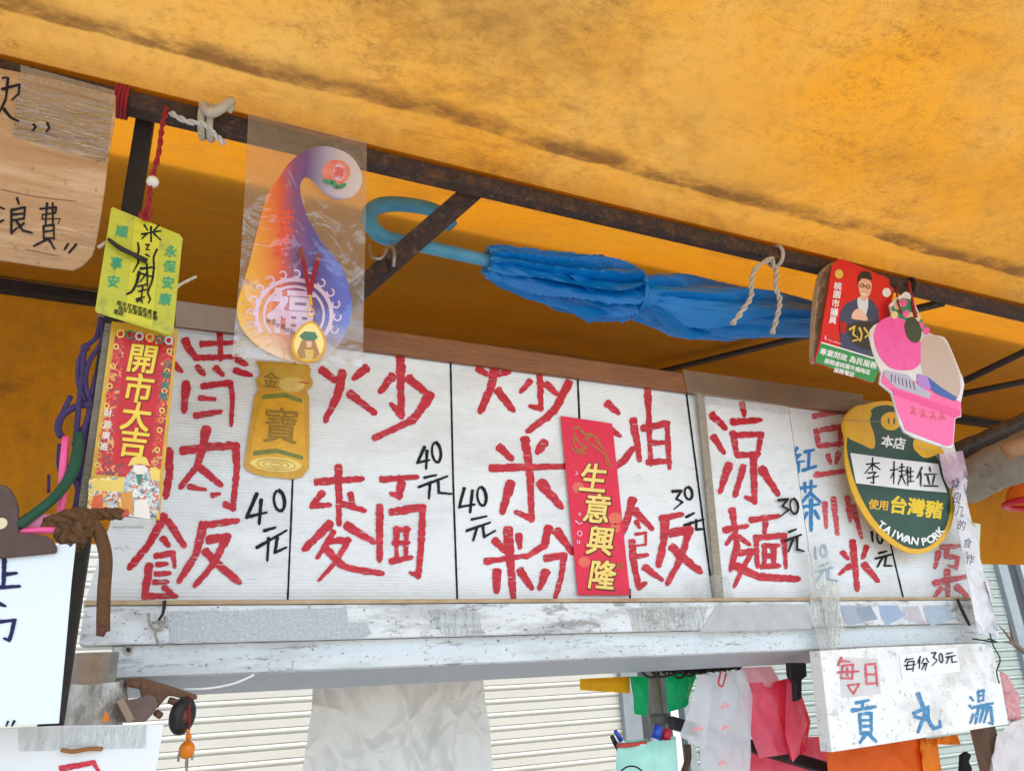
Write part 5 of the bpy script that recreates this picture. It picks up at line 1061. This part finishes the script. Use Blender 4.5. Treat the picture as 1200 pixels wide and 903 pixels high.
soup([(4, [(985, 442), (988, 486)]), (4, [(986, 440), (1012, 432), (1010, 480)]), (3.6, [(988, 460), (1008, 456)]), (3.6, [(988, 484), (1010, 480)]), (5, [(968, 512), (1052, 494)]), (4.6, [(988, 514), (974, 586)]), (5, [(1000, 512), (1046, 514), (1054, 590), (1036, 586)]), (4.4, [(1012, 520), (994, 580)]), (4.4, [(1032, 520), (1014, 582)]), (4, [(950, 466), (962, 480)]), (4, [(946, 505), (958, 518)]), (4, [(965, 545), (950, 585)])], 5, BLUEF)
m = MB(); m.poly(zl(z9, [(330, 280), (515, 285), (530, 450), (345, 470)]), LY9, .0004, .0006); part('taped_note', m, mat('cloudy_tape', (.80, .79, .78), .3, (.72, .71, .70), 20, .7, alpha=.6), sb)
soup([(3.6, [(345, 280), (330, 316)]), (3.6, [(338, 296), (384, 298)]), (3.6, [(350, 318), (344, 376)]), (3.6, [(352, 318), (400, 312), (396, 380)]), (3.6, [(328, 350), (424, 344)]), (3.4, [(346, 376), (396, 378)]), (3.4, [(376, 410), (428, 404), (402, 450), (374, 410)]), (3.4, [(372, 330), (376, 345)]), (3.4, [(372, 358), (376, 370)])], 4, REDF, .0016)
soup([(3.8, [(458, 320), (462, 402)]), (3.8, [(460, 314), (504, 308), (514, 412)]), (3.6, [(468, 360), (502, 358)]), (3.6, [(464, 402), (512, 400)])], 4, REDF, .0016)
m = MB(); m.poly(zl(z9, [(616, 268), (880, 232), (896, 300), (900, 345), (630, 386)]), LY9, .0005, .0012); nt_ = part('pasted_note', m, PAPER, sb)
m = MB(); m.strokes(z9, [(1.7, [(650, 285), (642, 300)]), (1.7, [(648, 290), (680, 284)]), (1.7, [(655, 300), (650, 335)]), (1.7, [(655, 300), (685, 296), (680, 345)]), (1.7, [(640, 318), (692, 312)]), (1.6, [(652, 335), (682, 332)]), (1.7, [(715, 275), (702, 305)]), (1.7, [(712, 290), (710, 330)]), (1.6, [(732, 285), (722, 305)]), (1.6, [(742, 282), (754, 302)]), (1.6, [(728, 308), (746, 306), (738, 340)]), (1.6, [(736, 310), (722, 336)]),
     (1.8, [(768, 258), (788, 256), (776, 280), (794, 292), (770, 318)]), (1.7, zero(812, 282, 8, 22)), (1.7, [(838, 262), (866, 256)]), (1.7, [(836, 278), (880, 270)]), (1.7, [(850, 276), (838, 306)]), (1.7, [(862, 274), (864, 302), (888, 298)])], 1.7, LY9, .0020, .06); part('handwriting', m, INK, nt_, kind='stuff')
m = MB(); m.tube([P(1160, 742, -.06), P(1164, 756, -.065), P(1172, 772, -.06), P(1168, 786, -.06), P(1171, 800, -.055)], .0016, 6); part('green_wire', m, GREENC, sb, smooth=True)
m = MB(); m.tube([P(1122, 702, -.04), P(1128, 716, -.05), P(1136, 732, -.045)], [.0035, .004, .003], 6); part('hook', m, DARKIRON, sb, smooth=True)
m = MB(); m.tube([P(1140, 748, -.052), P(1168, 752, -.058), P(1158, 748, -.06)], .0018, 6); part('tie_wire', m, DARKIRON, sb, smooth=True)

WBAG = mat('frosted_white_bag', (.80, .80, .83), .25, (.74, .73, .77), 8, .8, bump=.8, bscale=30, trans=.45, alpha=.72)
PBAG = mat('pink_plastic_bag', srgb(255, 150, 172), .25, srgb(250, 110, 140), 14, .9, bump=.9, bscale=34, trans=.6, alpha=.93)
PBAG2 = mat('pale_pink_bag', srgb(255, 222, 230), .25, srgb(252, 196, 210), 12, .9, bump=.9, bscale=30, trans=.6, alpha=.92)
RBAG = mat('red_plastic_bag', srgb(250, 84, 112), .25, srgb(236, 56, 90), 14, .9, bump=.9, bscale=34, trans=.6)
GBAG = mat('green_plastic_bag', srgb(40, 226, 156), .25, srgb(14, 184, 122), 14, .9, bump=.9, bscale=40, trans=.6)
def bagthing(name, label, left, right, Y, mt, amp=.02, seed=0, nu=16, nv=20, freq=22, bulge=.01):
    r_ = thing(name, label, 'plastic bag' if 'bag' in name else 'cloth', P((left[-1][0]+right[-1][0])/2, (left[-1][1]+right[-1][1])/2, Y))
    m = MB(); m.loft(left, right, Y, nu*2, nv*2, amp, freq, seed, bulge, crum=.9); part('front', m, mt, r_, smooth=True)
    m = MB(); m.loft(left, right, Y+.012, nu, nv, amp*.8, freq, seed+3, -bulge); part('back', m, mt, r_, smooth=True)
    return r_
zb8 = zm(700, 780, 4.615)
b = bagthing('white_carrier_bag', 'frosted white carrier bag with faint red print, hanging under the beam', [(818, 790), (814, 830), (820, 870), (822, 925)], [(872, 784), (882, 815), (880, 850), (878, 925)], .10, WBAG, seed=2)
m = MB(); m.loft([(818, 790), (808, 830), (796, 862)], [(836, 792), (832, 840), (826, 878)], .085, 6, 10, .012, 30, 4); part('side_gusset', m, WBAG, b, smooth=True)
RF = mat('faint_red_print', srgb(224, 130, 130), .5)
for x, y, q in ((690, 212, 1), (690, 330, .6), (545, 335, .9), (675, 520, .8)):
    m = MB(); m.strokes(zb8, [(1.6, [(x-22*q, y+10*q), (x, y-12*q), (x+30*q, y+6*q)]), (1.4, [(x-10*q, y+14*q), (x+12*q, y-2*q), (x+14*q, y+16*q)]), (1.4, [(x-20*q, y+20*q), (x-4*q, y+6*q)])], 1.5, YP(.068), 0); part('red_print', m, RF, b, kind='stuff')
m = MB(); m.tube([P(845, 786, .065), P(842, 800, .062), P(847, 803, .062), P(851, 788, .065)], .002, 6); part('wire_hook', m, mat('red_wire', srgb(190, 60, 50), .5), b, smooth=True)
bagthing('pink_carrier_bag', 'pale pink carrier bag hanging highest beside the white bag', [(868, 782), (878, 806), (884, 812)], [(904, 780), (914, 798), (918, 802)], .13, PBAG2, .012, 6, 10, 10)
bagthing('pink_carrier_bag', 'large pink carrier bag with pointed corners below the pale pink bag', [(870, 800), (874, 845), (890, 888)], [(918, 798), (924, 850), (930, 882)], .12, PBAG, .018, 9)
bagthing('red_carrier_bag', 'crumpled rose-red carrier bag nearest the soup board', [(908, 798), (916, 850), (926, 890)], [(932, 792), (950, 845), (944, 880)], .11, RBAG, .014, 12, 10, 18)
bagthing('rose_carrier_bag', 'rose-pink bag tip overlapping the red bag behind the soup board edge', [(922, 796), (920, 860), (929, 893)], [(936, 815), (946, 848), (934, 886)], .098, PBAG, .012, 17, 8, 14)
bagthing('pink_cloth', 'rose-pink cloth stretched behind the black bar under the bags', [(845, 868), (850, 925)], [(965, 862), (985, 925)], .2, PBAG, .02, 4)
bagthing('green_carrier_bag', 'small green plastic bag left of the grey pole', [(738, 792), (742, 815), (744, 836)], [(760, 792), (760, 820), (759, 839)], .18, GBAG, .012, 3, 8, 10)
bagthing('green_carrier_bag', 'wider green plastic bag right of the grey pole', [(779, 790), (780, 812), (783, 834)], [(818, 786), (810, 808), (804, 828)], .18, GBAG, .014, 8, 10, 10)
bagthing('yellow_cloth', 'yellow cloth edge hanging below the beam beside the green bag', [(679, 795), (680, 808)], [(738, 792), (738, 812)], .20, mat('mustard_cloth', srgb(250, 206, 40), .7, srgb(232, 176, 20), 30, .9, trans=.5), .012, 5, 14, 5)
bagthing('white_carrier_bag', 'bright white bag at the bottom right corner beside the brown post', [(1186, 846), (1168, 862), (1163, 890), (1164, 930)], [(1230, 836), (1240, 862), (1240, 890), (1240, 930)], -.04, mat('white_bag_plain', (.82, .80, .80), .35, (.74, .68, .68), 6, .8, bump=.4, bscale=25, trans=.3), .03, 7, 16, 18, 14)
bagthing('pink_cloth', 'pale pink gathered cloth hanging at the right edge of the soup board', [(1172, 786), (1176, 815), (1184, 846)], [(1180, 790), (1192, 812), (1197, 842)], -.03, mat('pale_pink_cloth', srgb(236, 190, 192), .7, srgb(220, 150, 156), 40, .9, stretch=(3, 1, .5), trans=.2), .02, 9, 12, 14, 60)
bagthing('orange_flag_cloth', 'orange cloth panel below the soup board', [(968, 878), (972, 925)], [(1085, 862), (1092, 925)], .06, mat('orange_flag', srgb(244, 120, 32), .6, srgb(232, 100, 20), 12, .8, trans=.35), .014, 2, 18, 10)
bagthing('orange_tassel_cloth', 'bright orange fringe strip at the edge of the orange panel', [(1078, 866), (1084, 925)], [(1098, 864), (1106, 925)], .05, mat('orange_fringe', srgb(250, 160, 40), .6, srgb(240, 120, 20), 60, .9, stretch=(4, 1, .4), trans=.3), .012, 6, 12, 8, 80)
rbn = thing('orange_ribbon', 'short orange ribbon loop sticking out beneath the soup board', 'ribbon', P(1110, 868, .04))
m = MB(); m.loft([(1098, 864), (1098, 872)], [(1122, 860), (1126, 872)], .04, 8, 4, .012, 40, 3, thick=.002); part('loop', m, MATS['orange_fringe'], rbn, smooth=True)
# poles and bars below
pl_ = thing('grey_pole', 'grey metal pole with dark clamp between the green bags', 'pole', (P(770, 820, .24).x, .24, 0))
xq = P(770, 820, .24).x; zq0 = P(770, 838, .24).z
m = MB(); m.tube([(xq, .24, 0), (xq, .24, 1.60)], .0125, 14, 1); part('tube', m, mat('grey_pole_metal', (.32, .32, .30), .5, (.22, .22, .2), 40, .9), pl_, smooth=True)
m = MB(); m.tube([(xq, .24, zq0-.016), (xq, .24, zq0+.004)], .022, 14, 1); part('clamp', m, mat('dark_grey_metal', (.16, .16, .16), .4, (.1, .1, .1), 40, .9), pl_, smooth=True)
bb = thing('black_bar', 'long black metal bar sloping down to the right behind the bags', 'bar', P(880, 890, .16))
m = MB(); A, B = P(786, 846, .20), P(1010, 912, .12); m.beam(A, B, (0, .012, 0), Vector((0, 0, .013))); part('bar', m, BLACKPL, bb, bevel=.003)
m = MB(); m.tube([P(805, 872, .17), P(806, 890, .165), P(798, 912, .16)], [.008, .007, .006], 8); part('strap', m, mat('brown_strap', (.12, .06, .04), .7), bb, smooth=True)
ww = thing('black_wire_tangle', 'tangle of thin black wire under the beam above the green bags', 'wire', P(790, 785, .16))
rnd = random.Random(5)
for i in range(9):
    x0_ = 752+i*12; m = MB()
    m.tube([P(x0_+rnd.uniform(-3, 3), 780+rnd.uniform(-3, 4), .14), P(x0_+10, 776+rnd.uniform(-6, 5), .135), P(x0_+20, 784+rnd.uniform(-4, 6), .145), P(x0_+8, 790+rnd.uniform(-3, 5), .14), P(x0_-2, 784, .145)], .0025, 6); part('wire', m, BLACKPL, ww, smooth=True)
m = MB(); m.tube([P(748, 778, .15), P(800, 786, .15), P(868, 780, .15)], .006, 8); part('bundle', m, BLACKPL, ww, smooth=True)
hk = thing('black_clip', 'black plastic clip hanging at the left edge of the soup board', 'clip', P(937, 800, .0))
m = MB(); m.poly([(925, 776), (945, 776), (946, 792), (940, 796), (940, 818), (933, 822), (932, 800), (926, 792)], YP(.03), .012); part('clip', m, BLACKPL, hk, bevel=.002)
# mint pouch with pens
mp_ = thing('pen_pouch', 'mint green pouch printed with a black circle, hanging at the bottom centre', 'pouch', P(758, 925, .12))
MINT = mat('mint_cloth', srgb(168, 218, 204), .6, srgb(148, 204, 190), 30, .7, bump=.3, bscale=80)
m = MB(); m.loft([(724, 872), (722, 890), (720, 935)], [(792, 866), (794, 890), (796, 935)], .12, 14, 12, .01, 18, 3, .02); part('front', m, MINT, mp_, smooth=True)
m = MB(); m.loft([(724, 868), (722, 890), (720, 935)], [(792, 862), (794, 890), (796, 935)], .16, 14, 12, .01, 18, 5, -.01); part('back', m, MINT, mp_, smooth=True)
m = MB(); m.tube([P(723, 873, .115), P(740, 872, .107), P(757, 870, .106)], .004, 8); part('red_trim', m, mat('red_trim', srgb(176, 60, 48), .6), mp_, smooth=True)
m = MB(); m.ring(740, 912, 15, 15, 2, YP(.078), 0, n=40); part('printed_circle', m, INK, mp_)
BP = mat('blue_pen_plastic', srgb(36, 76, 176), .3); WP_ = mat('white_pen_plastic', (.75, .76, .78), .3)
for i, (a, c_, m1, m2, lb) in enumerate((((721, 856), (736, 880), BP, WP_, 'slim blue and white pen at the left of the mint pouch'), ((717, 862), (728, 884), BLACKPL, BLACKPL, 'slim black pen leaning at the left of the mint pouch'), ((772, 850), (764, 884), BP, WP_, 'stubby blue marker in the mint pouch'), ((783, 854), (774, 884), mat('red_pen', srgb(190, 40, 60), .3), WP_, 'red-capped marker in the mint pouch'))):
    pn = thing('pen', lb, 'pen', P(*c_, .135), 'pens standing in the mint pouch')
    A, B = P(*a, .135), P(*c_, .14); M_ = A.lerp(B, .45); rr = .005 if i < 2 else .011
    m = MB(); m.tube([A, M_], [rr*.8, rr], 10, 1); part('cap', m, m1, pn, smooth=True)
    m = MB(); m.tube([M_, B], [rr*.9, rr*.9], 10, 1); part('barrel', m, m2, pn, smooth=True)
# crumpled grey-white cloth, centre bottom
CLO = mat('crumpled_grey_cloth', (.72, .72, .69), .35, (.68, .68, .65), 3, .8, trans=.25, spec=.5)
cl_ = thing('crumpled_sheet', 'crumpled greyish white sheet hanging in the middle below the beam', 'sheet', P(466, 930, .22))
m = MB(); m.loft([(368, 798), (364, 840), (358, 880), (348, 940)], [(566, 796), (570, 830), (574, 850), (580, 940)], .22, 150, 120, .045, 13, 6, crum=.85); part('sheet', m, CLO, cl_, smooth=True)
# brown post bottom right and black hook
bp_ = thing('brown_post', 'brown wooden post below the right end of the soup board', 'post', (P(1158, 880, .0).x, .0, 0))
xw = P(1158, 880, .0).x
m = MB(); m.beam((xw, .0, 0), (xw, .0, P(1158, 846, .0).z), (.019, 0, 0), (0, .019, 0)); part('post', m, mat('weathered_brown_wood', (.22, .15, .10), .8, (.14, .09, .06), 20, .9, stretch=(3, 3, .5), bump=.4, bscale=60), bp_, bevel=.002)
m = MB(); m.poly([(xx_, yy_) for xx_, yy_ in ((1128, 884), (1134, 880), (1139, 884), (1136, 892), (1140, 900), (1134, 920), (1126, 920))], YP(.05), .01); part('black_hook', m, BLACKPL, None, 'small black hook hanging left of the brown post', cat='hook', bevel=.002)

# ================================================================== LEFT SIDE
# plaque and paper
zl6 = zm(0, 540, 5.644)
PLY = YP(-.245)
pq = thing('paper_notice', 'white paper notice with violet handwriting at the left edge', 'notice', P(20, 845, -.24))
m = MB(); m.poly([(-140, 652), (0, 644), (89, 636), (84, 680), (77, 760), (69, 847), (0, 850), (-150, 856)], PLY, .002); part('sheet', m, mat('bluish_white_paper', (.68, .745, .775), .5, (.64, .71, .74), 8, .6), pq, bevel=.0004)
char(pq, zB, [(6, [(15, 166), (12, 256)]), (5, [(20, 216), (56, 212)]), (5.4, [(-6, 262), (66, 258)])], 5, PLY, VIOL, 'handwriting', .1)
char(pq, zB, [(5, [(-4, 318), (16, 326)]), (5, [(-6, 382), (52, 376)]), (5, [(50, 376), (42, 415), (32, 446), (16, 440)])], 5, PLY, VIOL, 'handwriting', .1)
char(pq, zB, [(3, [(28, 730), (22, 744)]), (3, [(50, 728), (42, 744)])], 3, PLY, INK, 'handwriting', .1)
PL2 = YP(-.252)
wd = thing('brown_plaque', 'dark brown cloud-shaped wooden plaque above the white paper notice', 'plaque', P(20, 650, -.25))
m = MB(); m.poly(smooth_closed(zl6, 1) if False else zl(zl6, [(-300, 150), (0, 152), (40, 160), (75, 188), (100, 235), (122, 290), (124, 400), (122, 470), (200, 478), (300, 490), (350, 520), (378, 568), (374, 604), (200, 622), (0, 640), (-300, 660)]), PL2, .008); part('board', m, mat('dark_stained_wood', (.095, .055, .045), .6, (.065, .036, .03), 60, .9, bump=.4, bscale=200), wd, bevel=.002)
m = MB(); m.ellipse(*zl6(5, 412), 8, 6.5, PL2, .0006, -20); part('cream_spot', m, mat('cream_paint', (.66, .56, .36), .5), wd)
pc = thing('pink_clip', 'pink plastic clip plate behind the brown plaque', 'clip', P(45, 625, -.235))
m = MB(); m.poly(zl(zl6, [(118, 455), (265, 350), (330, 352), (385, 372), (384, 474), (128, 478)]), YP(-.238), .004); part('plate', m, mat('dusty_pink_plastic', srgb(214, 130, 160), .4, srgb(200, 112, 146), 30, .6), pc, bevel=.001)
m = MB(); m.tube([P(22, 623, -.243), P(45, 621, -.244), P(66, 621, -.243)], .004, 8); part('lip', m, PINKP, pc, smooth=True)
m = MB(); m.tube([P(77, 512, -.21), P(74, 550, -.215), P(73, 580, -.22), P(71, 606, -.23)], [.004, .0048, .0048, .004], 8); part('ribbon', m, PINKP, pc, smooth=True)
# green cord
gc = thing('green_rope', 'dark green rope curving down to the brown plaque', 'rope', P(60, 600, -.23))
m = MB(); m.tube([P(92, 508, -.2), P(91, 530, -.212), P(83, 556, -.22), P(68, 578, -.232), P(48, 596, -.24), P(20, 616, -.247)], [.005, .0065, .0065, .006, .006, .006], 10, 6); part('cord', m, GREENC, gc, smooth=True)
# purple strings
ps_ = thing('purple_string_tangle', 'tangled purple string hanging left of the red almanac', 'string', P(95, 520, -.19))
for pts, r_ in (([(118, 372), (113, 395), (100, 408), (96, 440), (93, 470), (88, 520)], .0035), ([(119, 374), (119, 400), (104, 425), (100, 450), (106, 475), (97, 510), (90, 560)], .0035), ([(100, 404), (92, 425), (92, 450), (100, 470)], .003), ([(105, 472), (85, 478), (72, 488), (68, 502), (72, 512)], .0045), ([(83, 464), (74, 482), (70, 494)], .0035), ([(98, 500), (90, 520), (84, 550), (92, 575), (86, 600)], .0035), ([(112, 440), (104, 480), (98, 530), (95, 570)], .003), ([(57, 556), (57, 577)], .002), ([(70, 520), (69, 545), (75, 560)], .003)):
    m = MB(); m.tube([P(x, y, -.19-.0007*i) for i, (x, y) in enumerate(pts)], r_, 6); part('string', m, PURPLE, ps_, smooth=True)
for x, y in ((100, 407), (104, 474), (90, 520)): m = MB(); m.ball(P(x, y, -.195), .006, 8); part('knot', m, PURPLE, ps_, smooth=True)
# brown cord with knot
bc = thing('knotted_rope', 'thick brown rope knotted round the post with one end hanging down', 'rope', P(118, 745, -.2))
m = MB(); m.tube([P(100, 606, -.238), P(108, 612, -.24), P(118, 628, -.236), P(124, 655, -.232), P(122, 690, -.228), P(121, 722, -.226), P(121, 740, -.226)], .0072, 10, 6); part('hanging_end', m, BROWNROPE, bc, smooth=True)
m = MB(); m.tube([P(121, 733, -.228), P(117, 745, -.228)], [.006, .0045], 8, 1); part('tip', m, mat('dark_red_tip', (.10, .025, .02), .6), bc, smooth=True)
m = MB(); m.twist([P(96, 603, -.235), P(120, 602, -.232), P(142, 602, -.226)], .0066, 1.5, strands=3); part('short_end', m, BROWNROPE, bc, smooth=True, kind='stuff')
m = MB(); m.tube([P(141, 602, -.226), P(150, 600, -.224)], [.006, .004], 8, 1); part('frayed_tip', m, mat('pale_red_tip', srgb(190, 90, 70), .7), bc, smooth=True)
for pts in ([(52, 616), (70, 608), (90, 604), (104, 612), (98, 628), (80, 632)], [(60, 612), (78, 620), (96, 630), (88, 638), (76, 632), (72, 618)], [(70, 604), (86, 612), (102, 622), (100, 606), (84, 602)], [(78, 636), (92, 626), (104, 616), (96, 604)]):
    m = MB(); m.twist([P(x, y, -.235-.004*(i % 3)) for i, (x, y) in enumerate(pts)], .0078, 2, strands=3); part('knot_turn', m, BROWNROPE, bc, smooth=True, kind='stuff')
# wire twist on fascia
wt = thing('wire_twist', 'grey wire twist hooked over the fascia under the first dish name', 'wire', P(188, 735, -.04))
m = MB(); m.tube([P(193, 704, -.036), P(191, 718, -.043), P(186, 726, -.045)], [.0028, .0022, .002], 6); part('hook', m, DARKIRON, wt, smooth=True)
for pts in ([(174, 718), (176, 732), (184, 738), (194, 730), (193, 722)], [(184, 728), (190, 736), (182, 740), (186, 754), (191, 757)], [(178, 730), (190, 728), (196, 736)]):
    m = MB(); m.tube([P(x, y, -.042) for x, y in pts], .0018, 6); part('strand', m, STEEL, wt, smooth=True)
# lower-left covered board
LB = YP(-.16)
lb = thing('lower_left_board', 'white board under cloudy plastic with a red character, bottom left corner', 'menu board', P(90, 950, -.16))
m = MB(); m.poly([(-160, 860), (0, 853), (60, 850), (192, 848), (183, 903), (174, 960), (-170, 960)], LB, .006); part('board', m, mat('cloudy_white_board', (.74, .76, .78), .4, (.64, .66, .67), 12, .8, grime=[((.36, .35, .33), 10, .66, .08, .5, None)]), lb, bevel=.0008)
m = MB(); m.poly([(22, 852), (172, 849), (171, 876), (22, 880)], LB, .0004, .0008); part('tape_strip', m, CLEARTAPE, lb)
m = MB(); m.tube([LB.at(72, 878, .004), LB.at(86, 880, .007), LB.at(104, 877, .007), LB.at(120, 877, .004)], .0024, 6); part('rusty_wire', m, mat('orange_rust', (.34, .15, .04), .8, (.20, .08, .03), 90, .9), lb, smooth=True)
char(lb, zB, [(7, [(214, 892), (270, 884), (326, 872), (348, 910)]), (7, [(218, 896), (226, 960)])], 7, LB, REDP, 'lettering')
# rusty clamp, black reel and bead charm
CLP = mat('brown_rusted_metal', (.11, .058, .035), .75, (.19, .095, .05), 70, .9, bump=.6, bscale=160)
z7 = zm(60, 730, 5.22); CK = YP(-.03)
kc = thing('rusty_clamp', 'rusty brown clamp with lever arm on the pipe post', 'clamp', P(170, 840, -.03))
m = MB(); m.poly(zl(z7, [(440, 340), (560, 330), (700, 372), (895, 438), (893, 466), (840, 468), (720, 440), (690, 470), (650, 520), (560, 500), (540, 400), (470, 390)]), CK, .014); part('lever_arm', m, CLP, kc, bevel=.002)
m = MB(); m.poly(zl(z7, [(430, 470), (520, 460), (600, 430), (640, 450), (652, 500), (630, 545), (575, 604), (400, 604)]), YP(-.046), .010); part('jaw', m, mat('grey_brown_pad', (.13, .09, .075), .8, (.18, .13, .11), 60, .9, bump=.4, bscale=120), kc, bevel=.002)
m = MB(); m.beam(YP(-.058).at(*z7(420, 465)), YP(-.058).at(*z7(490, 600)), (.004, 0, .002), (0, .003, 0)); part('spring_bar', m, mat('pale_brown_metal', (.34, .24, .17), .6), kc, bevel=.001)
m = MB(); m.poly(zl(z7, [(312, 600), (322, 560), (338, 535), (356, 575), (352, 600)]), YP(-.05), .004); part('orange_tab', m, mat('orange_tab', srgb(240, 130, 30), .5), kc)
for a, b_ in (((720, 470), (790, 490)), ((640, 545), (670, 565)), ((470, 360), (540, 380))): m = MB(); m.tube([P(*z7(*a), -.035), P(*z7(*b_), -.04)], .0045, 8, 1); part('pin', m, CLP, kc, smooth=True)
rl = thing('black_reel', 'small black wheel hanging from the rusty clamp', 'wheel', P(216, 838, -.03))
c = P(214, 838, -.03); nrm = Vector((.82, -.55, -.1)).normalized(); a1 = Vector((0, 0, 1)); a1 = (a1-nrm*a1.dot(nrm)).normalized(); a2 = nrm.cross(a1)
m = MB(); m.tube([c+(a1*math.cos(a)+a2*math.sin(a))*.016 for a in [2*math.pi*k/24 for k in range(25)]], .009, 10, 1); part('tyre', m, BLACKPL, rl, smooth=True)
m = MB(); m.tube([c-nrm*.006, c+nrm*.006], .010, 16, 1); part('hub', m, mat('red_brown_hub', (.24, .06, .03), .6, (.12, .04, .02), 80, .9), rl, smooth=True)
bd = thing('bead_charm', 'orange bead charm on thin string hanging below the black wheel', 'charm', P(218, 890, -.03))
m = MB(); m.tube([P(222, 815, -.035), P(222, 850, -.04), P(221, 862, -.04), P(219, 905, -.04)], .0012, 6); part('string', m, REDCORD, bd, smooth=True)
for x, y, r_, sc2 in ((219, 878, .0105, 1.1), (221, 863, .004, 1.2), (220, 856, .003, 1)): m = MB(); m.ball(P(x, y, -.04), r_, 12, (1, 1, sc2)); part('bead', m, mat('amber_bead', srgb(226, 134, 20), .25, srgb(200, 96, 10), 60, .8), bd, smooth=True)
for pts in ([(216, 872), (210, 882), (209, 892)], [(223, 872), (226, 880), (225, 890)], [(219, 888), (218, 898), (221, 910)]): m = MB(); m.tube([P(x, y, -.042) for x, y in pts], .0016, 6); part('tassel', m, STEEL, bd, smooth=True)
